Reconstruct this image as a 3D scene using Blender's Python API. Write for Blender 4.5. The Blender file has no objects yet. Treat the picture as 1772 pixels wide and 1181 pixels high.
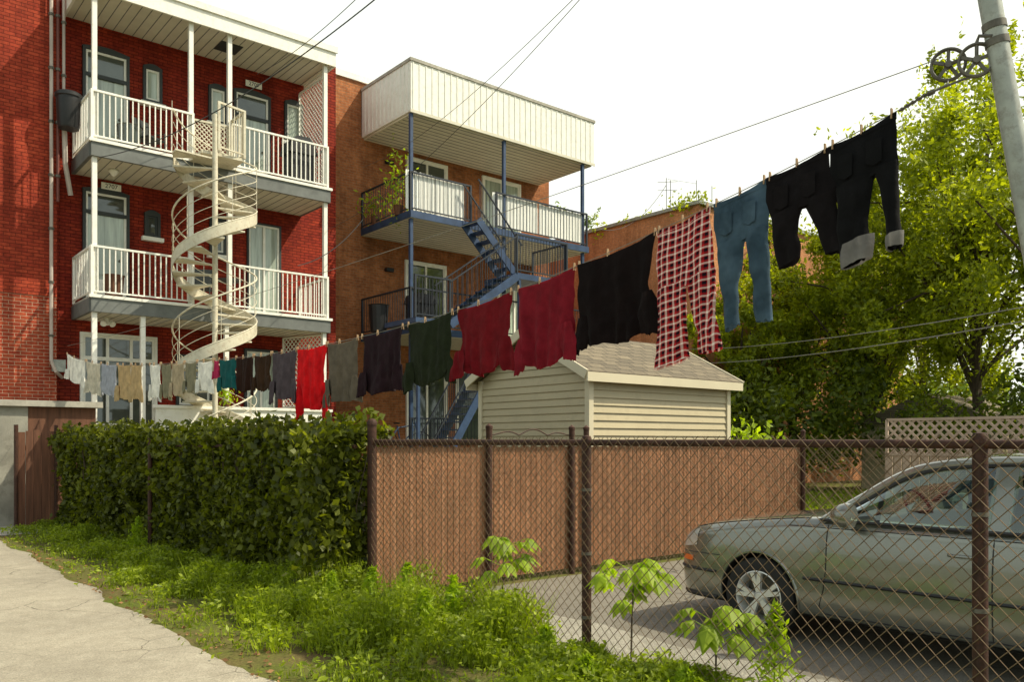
import bpy, math, random, bmesh
import numpy as np
from mathutils import Vector, noise
random.seed(7); rng=np.random.default_rng(7)
scene=bpy.context.scene
# ---------------------------------------------------------------- survey
EYE=1.55; FPX=1450.0; HOR=765.0
_n=math.hypot(1744,1450); RX=1744/_n; FX=1450/_n
def ray(px):
    x=(px-886)/FPX
    return FX+RX*x, RX-FX*x
def WY(px,py,Y):      # point on plane Y=const
    a,b=ray(px); d=Y/b; return a*d, EYE+(HOR-py)*d/FPX
def WX(px,py,X):
    a,b=ray(px); d=X/a; return b*d, EYE+(HOR-py)*d/FPX
def WD(px,py,d):
    a,b=ray(px); return Vector((a*d,b*d,EYE+(HOR-py)*d/FPX))
# ---------------------------------------------------------------- materials
def newmat(name):
    m=bpy.data.materials.new(name); m.use_nodes=True
    nt=m.node_tree; nt.nodes.clear()
    out=nt.nodes.new('ShaderNodeOutputMaterial')
    return m,nt,out
def N(nt,t,**k):
    n=nt.nodes.new(t)
    for a,b in k.items(): setattr(n,a,b)
    return n
def math_(nt,op,a,b=None):
    n=N(nt,'ShaderNodeMath',operation=op)
    for i,v in enumerate((a,b)):
        if v is None: continue
        if isinstance(v,(int,float)): n.inputs[i].default_value=v
        else: nt.links.new(v,n.inputs[i])
    return n.outputs[0]
def mixc(nt,fac,a,b,mode='MIX'):
    n=N(nt,'ShaderNodeMix',data_type='RGBA',blend_type=mode)
    for idx,v in ((0,fac),(6,a),(7,b)):
        if isinstance(v,(int,float)): n.inputs[idx].default_value=v
        elif isinstance(v,tuple): n.inputs[idx].default_value=(*v[:3],1)
        else: nt.links.new(v,n.inputs[idx])
    return n.outputs[2]
def ramp(nt,src,p0,p1,c0=(0,0,0),c1=(1,1,1)):
    r=N(nt,'ShaderNodeValToRGB'); e=r.color_ramp.elements
    e[0].position=max(0,p0); e[1].position=p1; e[0].color=(*c0,1); e[1].color=(*c1,1)
    nt.links.new(src,r.inputs[0]); return r.outputs[0]
def noi(nt,vec,scale,detail=4,rough=.6):
    n=N(nt,'ShaderNodeTexNoise'); n.inputs['Scale'].default_value=scale
    n.inputs['Detail'].default_value=detail; n.inputs['Roughness'].default_value=rough
    if vec is not None: nt.links.new(vec,n.inputs['Vector'])
    return n.outputs['Fac']
def pmat(name,col,rough=.7,metal=0.0,var=.2,scale=2.0,bump=0.0,bscale=40,dirt=None,spec=.4,coat=0,stretch=None):
    m,nt,out=newmat(name)
    b=N(nt,'ShaderNodeBsdfPrincipled'); tc=N(nt,'ShaderNodeTexCoord')
    vec=tc.outputs['Object']
    if stretch:
        mp=N(nt,'ShaderNodeMapping'); mp.inputs['Scale'].default_value=stretch
        nt.links.new(vec,mp.inputs[0]); vec=mp.outputs[0]
    f=noi(nt,vec,scale,5)
    lo=tuple(c*(1-var) for c in col); hi=tuple(min(1,c*(1+var)) for c in col)
    c=ramp(nt,f,.3,.7,lo,hi)
    if dirt:
        f2=noi(nt,vec,scale*3.1,6,.7); c=mixc(nt,ramp(nt,f2,.5,.75),c,dirt)
    nt.links.new(c,b.inputs['Base Color'])
    b.inputs['Roughness'].default_value=rough; b.inputs['Metallic'].default_value=metal
    b.inputs['Specular IOR Level'].default_value=spec
    b.inputs['Coat Weight'].default_value=coat
    if bump:
        bp=N(nt,'ShaderNodeBump'); bp.inputs['Strength'].default_value=bump; bp.inputs['Distance'].default_value=.01
        nt.links.new(noi(nt,vec,bscale,4),bp.inputs['Height']); nt.links.new(bp.outputs[0],b.inputs['Normal'])
    nt.links.new(b.outputs[0],out.inputs[0]); return m
def brickmat(name,c1,c2,mortar,bw=.21,rh=.072,ms=.008,bumps=.6,stain=.3):
    m,nt,out=newmat(name)
    b=N(nt,'ShaderNodeBsdfPrincipled'); tc=N(nt,'ShaderNodeTexCoord')
    sp=N(nt,'ShaderNodeSeparateXYZ'); nt.links.new(tc.outputs['Object'],sp.inputs[0])
    u=math_(nt,'ADD',sp.outputs[0],sp.outputs[1])
    cb=N(nt,'ShaderNodeCombineXYZ'); nt.links.new(u,cb.inputs[0]); nt.links.new(sp.outputs[2],cb.inputs[1])
    br=N(nt,'ShaderNodeTexBrick'); nt.links.new(cb.outputs[0],br.inputs['Vector'])
    br.inputs['Scale'].default_value=1; br.inputs['Brick Width'].default_value=bw
    br.inputs['Row Height'].default_value=rh; br.inputs['Mortar Size'].default_value=ms
    br.inputs['Mortar Smooth'].default_value=.3; br.inputs['Bias'].default_value=-.1
    br.inputs['Color1'].default_value=(*c1,1); br.inputs['Color2'].default_value=(*c2,1); br.inputs['Mortar'].default_value=(*mortar,1)
    f=noi(nt,tc.outputs['Object'],.9,6,.65)
    st=ramp(nt,f,.3,.7,(1-stain,)*3,(1.1,1.1,1.1))
    c=mixc(nt,1.0,br.outputs['Color'],st,'MULTIPLY')
    mp=N(nt,'ShaderNodeMapping'); mp.inputs['Scale'].default_value=(2.2,2.2,.16); nt.links.new(tc.outputs['Object'],mp.inputs[0])
    c=mixc(nt,1.0,c,ramp(nt,noi(nt,mp.outputs[0],1.0,5,.7),.35,.65,(.72,.70,.68),(1.1,1.1,1.1)),'MULTIPLY')
    f3=noi(nt,tc.outputs['Object'],14,3)
    c=mixc(nt,1.0,c,ramp(nt,f3,.3,.75,(.72,.72,.72),(1.18,1.18,1.18)),'MULTIPLY')
    nt.links.new(c,b.inputs['Base Color']); b.inputs['Roughness'].default_value=.85
    b.inputs['Specular IOR Level'].default_value=.2
    bp=N(nt,'ShaderNodeBump',invert=True); bp.inputs['Strength'].default_value=bumps; bp.inputs['Distance'].default_value=.012
    nt.links.new(br.outputs['Fac'],bp.inputs['Height']); nt.links.new(bp.outputs[0],b.inputs['Normal'])
    nt.links.new(b.outputs[0],out.inputs[0]); return m
def leafmat(name,dark,light,trans,tw=.45):
    m,nt,out=newmat(name)
    g=N(nt,'ShaderNodeNewGeometry'); tc=N(nt,'ShaderNodeTexCoord')
    c=ramp(nt,g.outputs['Random Per Island'],.0,1.0,dark,light)
    f=noi(nt,tc.outputs['Object'],.8,3)
    c=mixc(nt,1.0,c,ramp(nt,f,.3,.7,(.6,.62,.6),(1.25,1.2,1.0)),'MULTIPLY')
    d=N(nt,'ShaderNodeBsdfPrincipled'); d.inputs['Roughness'].default_value=.5; d.inputs['Specular IOR Level'].default_value=.35
    nt.links.new(c,d.inputs['Base Color'])
    t=N(nt,'ShaderNodeBsdfTranslucent')
    ct=mixc(nt,1.0,c,trans,'MULTIPLY'); nt.links.new(ct,t.inputs[0])
    mx=N(nt,'ShaderNodeMixShader'); mx.inputs[0].default_value=tw
    nt.links.new(d.outputs[0],mx.inputs[1]); nt.links.new(t.outputs[0],mx.inputs[2])
    nt.links.new(mx.outputs[0],out.inputs[0]); return m
def clothmat(name,col,plaid=False,denim=False,tw=.25):
    m,nt,out=newmat(name); tc=N(nt,'ShaderNodeTexCoord')
    f=noi(nt,tc.outputs['Object'],9,5)
    if plaid:
        sp=N(nt,'ShaderNodeSeparateXYZ'); nt.links.new(tc.outputs['UV'],sp.inputs[0])
        def stripe(src,per,off,w):
            a=math_(nt,'FRACT',math_(nt,'ADD',math_(nt,'DIVIDE',src,per),off)); return math_(nt,'LESS_THAN',a,w)
        u,v=sp.outputs[0],sp.outputs[1]; P=.054
        bl=math_(nt,'MULTIPLY',math_(nt,'ADD',stripe(u,P,0,.38),stripe(v,P,0,.38)),.5)
        c=mixc(nt,bl,(.52,.02,.025),(.012,.008,.014))
        wh=math_(nt,'MULTIPLY',math_(nt,'ADD',stripe(u,P,.32,.24),stripe(v,P,.32,.24)),.5)
        c=mixc(nt,wh,c,(.92,.82,.74))
    else:
        lo=tuple(x*.75 for x in col); hi=tuple(min(1,x*1.25) for x in col)
        c=ramp(nt,f,.3,.7,lo,hi)
        if denim:
            f2=noi(nt,tc.outputs['Object'],3.2,3); c=mixc(nt,ramp(nt,f2,.42,.7),c,tuple(min(1,x*2.0+.02) for x in col))
    d=N(nt,'ShaderNodeBsdfPrincipled'); d.inputs['Roughness'].default_value=.95; d.inputs['Specular IOR Level'].default_value=.1
    d.inputs['Sheen Weight'].default_value=.04
    nt.links.new(c,d.inputs['Base Color'])
    bp=N(nt,'ShaderNodeBump'); bp.inputs['Strength'].default_value=.5; bp.inputs['Distance'].default_value=.012
    nt.links.new(noi(nt,tc.outputs['Object'],18,5),bp.inputs['Height']); nt.links.new(bp.outputs[0],d.inputs['Normal'])
    t=N(nt,'ShaderNodeBsdfTranslucent'); nt.links.new(c,t.inputs[0])
    mx=N(nt,'ShaderNodeMixShader'); mx.inputs[0].default_value=tw
    nt.links.new(d.outputs[0],mx.inputs[1]); nt.links.new(t.outputs[0],mx.inputs[2])
    nt.links.new(mx.outputs[0],out.inputs[0]); return m
def glassmat(name,tint):
    m,nt,out=newmat(name)
    g=N(nt,'ShaderNodeBsdfGlossy'); g.inputs['Roughness'].default_value=.02; g.inputs['Color'].default_value=(.9,.95,.92,1)
    t=N(nt,'ShaderNodeBsdfTransparent'); t.inputs[0].default_value=(*tint,1)
    fr=N(nt,'ShaderNodeFresnel'); fr.inputs[0].default_value=1.5
    fac=math_(nt,'ADD',fr.outputs[0],.08)
    mx=N(nt,'ShaderNodeMixShader'); nt.links.new(fac,mx.inputs[0])
    nt.links.new(t.outputs[0],mx.inputs[1]); nt.links.new(g.outputs[0],mx.inputs[2])
    nt.links.new(mx.outputs[0],out.inputs[0]); return m

M={}
M['red']=brickmat('painted_red_brick',(.28,.028,.015),(.40,.048,.020),(.15,.014,.008),bumps=1,stain=.42)
M['redL']=brickmat('red_brick_left',(.40,.052,.025),(.54,.085,.038),(.25,.035,.018),bumps=1,stain=.35)
M['redM']=brickmat('red_brick_mortared',(.38,.058,.028),(.48,.095,.042),(.58,.36,.25),bumps=.6,ms=.007)
M['orange']=brickmat('orange_brick',(.35,.12,.045),(.50,.185,.07),(.35,.20,.11),stain=.38)
M['orange2']=brickmat('far_orange_brick',(.60,.25,.11),(.68,.30,.14),(.45,.27,.17))
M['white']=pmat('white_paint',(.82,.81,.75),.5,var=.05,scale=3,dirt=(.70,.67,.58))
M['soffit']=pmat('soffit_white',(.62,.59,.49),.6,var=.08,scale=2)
M['slabgrey']=pmat('slab_grey_paint',(.14,.15,.145),.7,var=.2,scale=4)
M['beige']=pmat('beige_metal_paint',(.60,.56,.44),.5,var=.1,scale=5,dirt=(.42,.33,.22))
M['frame']=pmat('dark_frame',(.032,.038,.038),.5,var=.2)
M['glassc']=pmat('curtained_glass',(.36,.42,.36),.08,var=.4,scale=1.6,spec=.8,coat=.5,stretch=(6,6,.4))
M['glassd']=pmat('dark_glass',(.05,.065,.055),.05,var=.5,scale=1.2,spec=.9,coat=.6)
M['blue']=pmat('blue_paint',(.030,.058,.125),.5,var=.25,scale=5)
M['dkblue']=pmat('dark_iron',(.02,.026,.038),.5)
M['black']=pmat('black_plastic',(.018,.018,.02),.45,var=.3)
M['pipe']=pmat('pipe_red',(.16,.05,.04),.6)
M['pipew']=pmat('pipe_grey',(.45,.38,.34),.6)
M['fab']=pmat('white_fabric',(.82,.82,.78),.9,var=.06,bump=.2,bscale=12)
M['vinyl']=pmat('shed_vinyl',(.45,.385,.25),.5,var=.05,scale=1.5,dirt=(.39,.33,.215))
M['trim']=pmat('shed_trim',(.58,.52,.38),.5,var=.05)
M['rust']=pmat('rusty_brown_steel',(.042,.017,.010),.7,metal=.1,var=.45,scale=14,bump=.5,bscale=60,dirt=(.10,.034,.015))
M['wire']=pmat('fence_wire',(.17,.115,.065),.55,metal=.25,var=.35,scale=9)
M['slat']=pmat('brown_slat',(.30,.135,.064),.65,var=.28,scale=2.2,dirt=(.18,.08,.04))
M['slat2']=pmat('brown_slat_light',(.37,.18,.095),.65,var=.18,scale=3)
M['galv']=pmat('galvanised_steel',(.34,.36,.33),.5,metal=.35,var=.25,scale=6,dirt=(.20,.19,.16))
M['iron']=pmat('weathered_iron',(.13,.12,.10),.55,metal=.5,var=.3,scale=20)
M['cable']=pmat('cable',(.03,.03,.03),.6)
M['rope']=pmat('line_rope',(.24,.23,.20),.7)
M['pin']=pmat('wood_pin',(.34,.22,.12),.7)
M['wood']=pmat('brown_wood',(.13,.055,.03),.75,var=.3,scale=3,stretch=(8,8,.6),bump=.4)
M['conc']=pmat('concrete_wall',(.27,.26,.22),.9,var=.3,scale=1.5,bump=.5,dirt=(.17,.16,.13))
M['conc2']=pmat('concrete_cap',(.38,.36,.31),.85,var=.25,scale=3,dirt=(.26,.24,.2))
M['bark']=pmat('bark',(.07,.05,.035),.95,var=.4,scale=6,bump=1,bscale=20,stretch=(4,4,.7))
M['lattice']=pmat('lattice_wood',(.42,.32,.25),.8,var=.25)
M['sky_roof']=pmat('grey_roofing',(.2,.19,.18),.9)
def shingle():
    m,nt,out=newmat('asphalt_shingle'); b=N(nt,'ShaderNodeBsdfPrincipled'); tc=N(nt,'ShaderNodeTexCoord')
    sp=N(nt,'ShaderNodeSeparateXYZ'); nt.links.new(tc.outputs['Object'],sp.inputs[0])
    cb=N(nt,'ShaderNodeCombineXYZ'); nt.links.new(sp.outputs[0],cb.inputs[0]); nt.links.new(math_(nt,'MULTIPLY',sp.outputs[2],2.2),cb.inputs[1])
    br=N(nt,'ShaderNodeTexBrick'); nt.links.new(cb.outputs[0],br.inputs['Vector'])
    br.inputs['Scale'].default_value=1; br.inputs['Brick Width'].default_value=.3; br.inputs['Row Height'].default_value=.16; br.inputs['Mortar Size'].default_value=.010
    br.inputs['Color1'].default_value=(.20,.165,.11,1); br.inputs['Color2'].default_value=(.12,.10,.07,1); br.inputs['Mortar'].default_value=(.045,.036,.026,1)
    c=mixc(nt,1.0,br.outputs['Color'],ramp(nt,noi(nt,tc.outputs['Object'],60,2),.3,.7,(.7,.7,.7),(1.25,1.25,1.25)),'MULTIPLY')
    nt.links.new(c,b.inputs['Base Color']); b.inputs['Roughness'].default_value=.95; nt.links.new(b.outputs[0],out.inputs[0]); return m
M['shingle']=shingle()
def roadmat(name,base,crack,cs=1.1,spk=.25,patch=(.8,1.15),cw=.012):
    m,nt,out=newmat(name); b=N(nt,'ShaderNodeBsdfPrincipled'); tc=N(nt,'ShaderNodeTexCoord'); O=tc.outputs['Object']
    f=noi(nt,O,.6,6,.7); f2=noi(nt,O,90,3,.8)
    c=mixc(nt,1.0,base,ramp(nt,f,.3,.7,(patch[0],)*3,(patch[1],)*3),'MULTIPLY')
    c=mixc(nt,1.0,c,ramp(nt,noi(nt,O,6,5,.7),.35,.7,(.86,.85,.83),(1.07,1.07,1.07)),'MULTIPLY')
    c=mixc(nt,1.0,c,ramp(nt,f2,.3,.7,(1-spk,)*3,(1+spk,)*3),'MULTIPLY')
    nz=N(nt,'ShaderNodeTexNoise'); nz.inputs['Scale'].default_value=2.2; nz.inputs['Detail'].default_value=5; nt.links.new(O,nz.inputs['Vector'])
    ad=mixc(nt,.3,O,nz.outputs['Color'],'ADD')
    vo=N(nt,'ShaderNodeTexVoronoi',feature='DISTANCE_TO_EDGE'); vo.inputs['Scale'].default_value=cs; nt.links.new(ad,vo.inputs['Vector'])
    ck=ramp(nt,vo.outputs['Distance'],0,cw,(1,1,1),(0,0,0))
    msk=ramp(nt,noi(nt,O,.5,2),.42,.55)
    ck=math_(nt,'MULTIPLY',ck,msk)
    c=mixc(nt,ck,c,crack)
    nt.links.new(c,b.inputs['Base Color']); b.inputs['Roughness'].default_value=.92; b.inputs['Specular IOR Level'].default_value=.2
    bp=N(nt,'ShaderNodeBump'); bp.inputs['Strength'].default_value=.6; bp.inputs['Distance'].default_value=.006
    nt.links.new(f2,bp.inputs['Height']); nt.links.new(bp.outputs[0],b.inputs['Normal'])
    nt.links.new(b.outputs[0],out.inputs[0]); return m
M['alley']=roadmat('worn_alley_paving',(.33,.30,.235),(.10,.085,.06),cs=1.6,cw=.012,spk=.38)
M['asphalt']=roadmat('parking_asphalt',(.19,.175,.145),(.06,.055,.05),cs=.8,spk=.35)
M['gravel']=roadmat('gravel',(.30,.285,.24),(.2,.19,.17),cs=25,spk=.55,cw=.12)
def groundmat():
    m,nt,out=newmat('ground_soil_grass'); b=N(nt,'ShaderNodeBsdfPrincipled'); tc=N(nt,'ShaderNodeTexCoord'); O=tc.outputs['Object']
    c=ramp(nt,noi(nt,O,1.5,6,.7),.35,.65,(.13,.095,.045),(.09,.12,.02))
    c=mixc(nt,1.0,c,ramp(nt,noi(nt,O,40,4,.8),.3,.7,(.5,.5,.5),(1.4,1.4,1.3)),'MULTIPLY')
    nt.links.new(c,b.inputs['Base Color']); b.inputs['Roughness'].default_value=1; b.inputs['Specular IOR Level'].default_value=.1
    nt.links.new(b.outputs[0],out.inputs[0]); return m
M['ground']=groundmat()
M['leaf_tree']=leafmat('tree_leaves',(.13,.175,.010),(.35,.41,.026),(2.1,2.0,.45),.5)
M['leaf_far']=leafmat('far_tree_leaves',(.10,.14,.02),(.20,.26,.04),(1.6,1.8,.8),.4)
M['leaf_under']=leafmat('understory_leaves',(.045,.07,.008),(.17,.22,.02),(1.8,1.8,.45),.4)
M['leaf_hedge']=leafmat('hedge_leaves',(.035,.048,.007),(.19,.22,.020),(1.8,1.8,.35),.42)
M['leaf_grass']=leafmat('verge_green',(.12,.17,.010),(.34,.42,.028),(1.7,1.8,.4),.4)
M['leaf_weed']=leafmat('weed_leaf',(.22,.31,.015),(.36,.47,.03),(1.7,1.8,.4),.5)
M['dry']=pmat('dry_leaf',(.26,.14,.06),.9,var=.3)
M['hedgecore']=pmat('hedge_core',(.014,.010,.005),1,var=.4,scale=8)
# ---------------------------------------------------------------- mesh builder
class MB:
    def __init__(s): s.v=[];s.f=[];s.m=[];s.mats=[];s.uv={}
    def mi(s,k):
        if k not in s.mats: s.mats.append(k)
        return s.mats.index(k)
    def add(s,vs,fs,mat):
        o=len(s.v); i=s.mi(mat); s.v.extend([tuple(v) for v in vs])
        for f in fs: s.f.append([a+o for a in f]); s.m.append(i)
        return o
    def box(s,x0,x1,y0,y1,z0,z1,mat):
        if x0>x1:x0,x1=x1,x0
        if y0>y1:y0,y1=y1,y0
        if z0>z1:z0,z1=z1,z0
        s.add([(x0,y0,z0),(x1,y0,z0),(x1,y1,z0),(x0,y1,z0),(x0,y0,z1),(x1,y0,z1),(x1,y1,z1),(x0,y1,z1)],
              [(0,3,2,1),(4,5,6,7),(0,1,5,4),(1,2,6,5),(2,3,7,6),(3,0,4,7)],mat)
    def beam(s,p,q,w,h,mat,up=(0,0,1)):
        p=Vector(p);q=Vector(q);d=(q-p).normalized();u=Vector(up)
        if abs(d.dot(u))>.98:u=Vector((1,0,0))
        a=d.cross(u).normalized()*w/2;b=a.cross(d).normalized()*h/2
        vs=[p-a-b,p+a-b,p+a+b,p-a+b,q-a-b,q+a-b,q+a+b,q-a+b]
        s.add(vs,[(0,1,2,3),(7,6,5,4),(0,4,5,1),(1,5,6,2),(2,6,7,3),(3,7,4,0)],mat)
    def tube(s,pts,r,mat,n=6,cap=True):
        pts=[Vector(p) for p in pts];k=len(pts)
        rs=r if isinstance(r,(list,tuple)) else [r]*k
        vs=[];prev=None
        for i,p in enumerate(pts):
            d=(pts[min(i+1,k-1)]-pts[max(i-1,0)]).normalized()
            if prev is None:
                u=Vector((0,0,1)) if abs(d.z)<.9 else Vector((1,0,0))
                a=d.cross(u).normalized()
            else:
                a=(prev-d*prev.dot(d)); a=a.normalized() if a.length>1e-5 else d.orthogonal().normalized()
            prev=a;b=d.cross(a)
            for j in range(n):
                t=2*math.pi*j/n; vs.append(p+(a*math.cos(t)+b*math.sin(t))*rs[i])
        fs=[]
        for i in range(k-1):
            for j in range(n):
                j2=(j+1)%n; fs.append((i*n+j,i*n+j2,(i+1)*n+j2,(i+1)*n+j))
        if cap: fs.append(tuple(range(n-1,-1,-1))); fs.append(tuple((k-1)*n+j for j in range(n)))
        s.add(vs,fs,mat)
    def cyl(s,p,q,r,mat,n=10): s.tube([p,q],r,mat,n)
    def lathe(s,c,axis,prof,mat,n=24,closed=False):
        c=Vector(c);ax=Vector(axis).normalized();a=ax.orthogonal().normalized();b=ax.cross(a)
        vs=[];k=len(prof)
        for (r,h) in prof:
            for j in range(n):
                t=2*math.pi*j/n; vs.append(c+ax*h+(a*math.cos(t)+b*math.sin(t))*r)
        fs=[]
        for i in range(k if closed else k-1):
            i2=(i+1)%k
            for j in range(n):
                j2=(j+1)%n; fs.append((i*n+j,i*n+j2,i2*n+j2,i2*n+j))
        s.add(vs,fs,mat)
    def grid(s,rows,mat,uvs=None):
        k=len(rows);n=len(rows[0]);vs=[p for r in rows for p in r]
        o=s.add(vs,[(i*n+j,i*n+j+1,(i+1)*n+j+1,(i+1)*n+j) for i in range(k-1) for j in range(n-1)],mat)
        if uvs:
            fl=[u for r in uvs for u in r]
            for i,u in enumerate(fl): s.uv[o+i]=u
    def prism(s,poly,fn0,fn1,mat):
        n=len(poly); vs=[fn0(p) for p in poly]+[fn1(p) for p in poly]
        fs=[tuple(range(n)),tuple(range(2*n-1,n-1,-1))]+[(i,i+n,(i+1)%n+n,(i+1)%n) for i in range(n)]
        s.add(vs,fs,mat)
    def build(s,name,parent=None,smooth=None):
        me=bpy.data.meshes.new(name); me.from_pydata(s.v,[],s.f)
        for k in s.mats: me.materials.append(M[k])
        me.polygons.foreach_set('material_index',s.m)
        if s.uv:
            ul=me.uv_layers.new(name='UVMap')
            for l in me.loops:
                ul.data[l.index].uv=s.uv.get(l.vertex_index,(0,0))
        me.update()
        if smooth is not None:
            me.shade_smooth(); me.set_sharp_from_angle(angle=math.radians(smooth))
        o=bpy.data.objects.new(name,me); scene.collection.objects.link(o)
        if parent: o.parent=parent
        return o
def empty(name):
    o=bpy.data.objects.new(name,None); scene.collection.objects.link(o); o.empty_display_size=.1; return o
def crom(P,n):
    P=[np.array(p,float) for p in P]; P=[2*P[0]-P[1]]+P+[2*P[-1]-P[-2]]; out=[]
    for i in range(1,len(P)-2):
        for k in range(n):
            t=k/n;a,b,c,d=P[i-1:i+3]
            out.append(.5*((2*b)+(-a+c)*t+(2*a-5*b+4*c-d)*t*t+(-a+3*b-3*c+d)*t**3))
    out.append(P[-2]); return out
def leaves(name,C,L,W,mat,parent=None,flat=0.0,extra=None,down=0.0):
    C=np.asarray(C,float);n=len(C)
    u=rng.normal(size=(n,3)); u[:,2]=u[:,2]*(1-flat)-down; u/=np.linalg.norm(u,axis=1)[:,None]
    w=rng.normal(size=(n,3)); w[:,2]*=(1-flat*.5); v=np.cross(u,w); v/=np.linalg.norm(v,axis=1)[:,None]
    sc=rng.uniform(.6,1.35,size=(n,1)); l=L*sc; ww=W*sc
    V=np.empty((n,4,3)); V[:,0]=C-u*l*.5; V[:,1]=C+v*ww*.5-u*l*.05; V[:,2]=C+u*l*.5; V[:,3]=C-v*ww*.5-u*l*.05
    me=bpy.data.meshes.new(name); me.vertices.add(4*n); me.vertices.foreach_set('co',V.reshape(-1))
    me.loops.add(4*n); me.loops.foreach_set('vertex_index',np.arange(4*n,dtype=np.int32))
    me.polygons.add(n); me.polygons.foreach_set('loop_start',np.arange(0,4*n,4,dtype=np.int32))
    me.polygons.foreach_set('loop_total',np.full(n,4,dtype=np.int32))
    me.materials.append(M[mat]); me.update(calc_edges=True); me.validate()
    o=bpy.data.objects.new(name,me); scene.collection.objects.link(o)
    if parent:o.parent=parent
    return o
# ---------------------------------------------------------------- ground
g=MB(); g.add([(-300,-300,0),(400,-300,0),(400,400,0),(-300,400,0)],[(0,1,2,3)],'ground'); g.build('ground')
def sheet(name,xl,xr,y0,y1,z,mat,amp=.08,n=160):
    m=MB();rows=[]
    for i in range(n+1):
        y=y0+(y1-y0)*i/n
        a=amp*noise.noise(Vector((y*1.3,3.1,0)))+amp*.5*noise.noise(Vector((y*5,8,0)))
        b=amp*noise.noise(Vector((y*1.1,9.1,0)))+amp*.5*noise.noise(Vector((y*6,1,0)))
        rows.append([(xl+a,y,z),(xr+b,y,z)])
    m.grid(rows,mat); return m.build(name)
sheet('alley_road',-3.0,2.22,-12,60,.004,'alley',.11,500)
sheet('parking_pavement',5.0,11.6,-12,7.0,.004,'asphalt',.05)
sheet('gravel_strip',4.2,5.04,-6,7.0,.008,'gravel',.1)
m=MB(); m.box(2.2,4.3,15.9,18.6,.004,.02,'conc2'); m.build('concrete_path')
# ---------------------------------------------------------------- railings etc
def railing(mb,p,q,z,h,mat,sp=.11,r=.011,post=None,tr=.022):
    p=Vector((p[0],p[1],z));q=Vector((q[0],q[1],z));L=(q-p).length;n=max(1,int(L/sp))
    up=Vector((0,0,1))
    mb.beam(p+up*h,q+up*h,.045,.04,mat); mb.beam(p+up*.08,q+up*.08,.03,.03,mat)
    for i in range(n+1):
        a=p+(q-p)*i/n; mb.beam(a+up*.08,a+up*h,r*2,r*2,mat)
    for e in (p,q): mb.beam(e,e+up*(h+.02),.05,.05,mat)
def window(mb,x0,x1,z0,z1,Y,frame='frame',glass='glassc',fw=.06,mull=0,trans=None,sill=True,inner=None):
    mb.box(x0,x1,Y-.012,Y+.02,z0,z1,glass)
    d=.07
    mb.box(x0-fw,x0,Y-d,Y+.01,z0-fw,z1+fw,frame); mb.box(x1,x1+fw,Y-d,Y+.01,z0-fw,z1+fw,frame)
    mb.box(x0,x1,Y-d,Y+.01,z1,z1+fw,frame); mb.box(x0,x1,Y-d,Y+.01,z0-fw,z0,frame)
    fi=inner or 'white'; t=.045
    mb.box(x0,x0+t,Y-.04,Y,z0,z1,fi);mb.box(x1-t,x1,Y-.04,Y,z0,z1,fi);mb.box(x0+t,x1-t,Y-.04,Y,z1-t,z1,fi);mb.box(x0+t,x1-t,Y-.04,Y,z0,z0+t,fi)
    for i in range(mull):
        c=x0+(x1-x0)*(i+1)/(mull+1); mb.box(c-.03,c+.03,Y-.045,Y,z0+t,z1-t,fi)
    if trans:
        mb.box(x0,x1,Y-.06,Y,trans-.04,trans+.04,frame); mb.box(x0+t,x1-t,Y-.014,Y,trans+.045,z1-t,'glassd')
        if trans-z0>1.5 and not sill: mb.box(x0+t,x1-t,Y-.03,Y,z0+t,z0+.55,fi); mb.cyl((x1-.13,Y-.06,z0+1.0),(x1-.13,Y-.02,z0+1.0),.03,'iron',8)
    if sill: mb.box(x0-.12,x1+.12,Y-.12,Y+.01,z0-fw-.09,z0-fw-.002,'white')
def lattice(mb,p,q,z0,z1,mat,sp=.09,w=.022,t=.008):
    p=Vector((p[0],p[1],0));q=Vector((q[0],q[1],0));L=(q-p).length;d=(q-p)/L;H=z1-z0
    nrm=Vector((-d.y,d.x,0))
    for sgn in (1,-1):
        c=-H if sgn>0 else 0
        while c<(L if sgn>0 else L+H):
            if sgn>0: za=max(0,-c);zb=min(H,L-c)
            else: za=max(0,c-L);zb=min(H,c)
            if zb-za>.02:
                a=p+d*(c+sgn*za)+Vector((0,0,z0+za))+nrm*t*sgn*.5; b=p+d*(c+sgn*zb)+Vector((0,0,z0+zb))+nrm*t*sgn*.5
                mb.beam(a,b,t,w,mat,up=nrm.cross((b-a).normalized()))
            c+=sp*1.414
    for zz in (z0,z1): mb.beam(p+Vector((0,0,zz)),q+Vector((0,0,zz)),.04,.04,mat)
    for e in (p,q): mb.beam(e+Vector((0,0,z0)),e+Vector((0,0,z1)),.04,.04,mat)
def text(body,x,z,Y,size,mat,parent,name):
    cu=bpy.data.curves.new(name,'FONT'); cu.body=body; cu.size=size; cu.align_x='CENTER'; cu.align_y='CENTER'; cu.extrude=.002
    o=bpy.data.objects.new(name,cu); scene.collection.objects.link(o); o.location=(x,Y,z); o.rotation_euler=(math.pi/2,0,0)
    cu.materials.append(M[mat]); o.parent=parent
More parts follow.
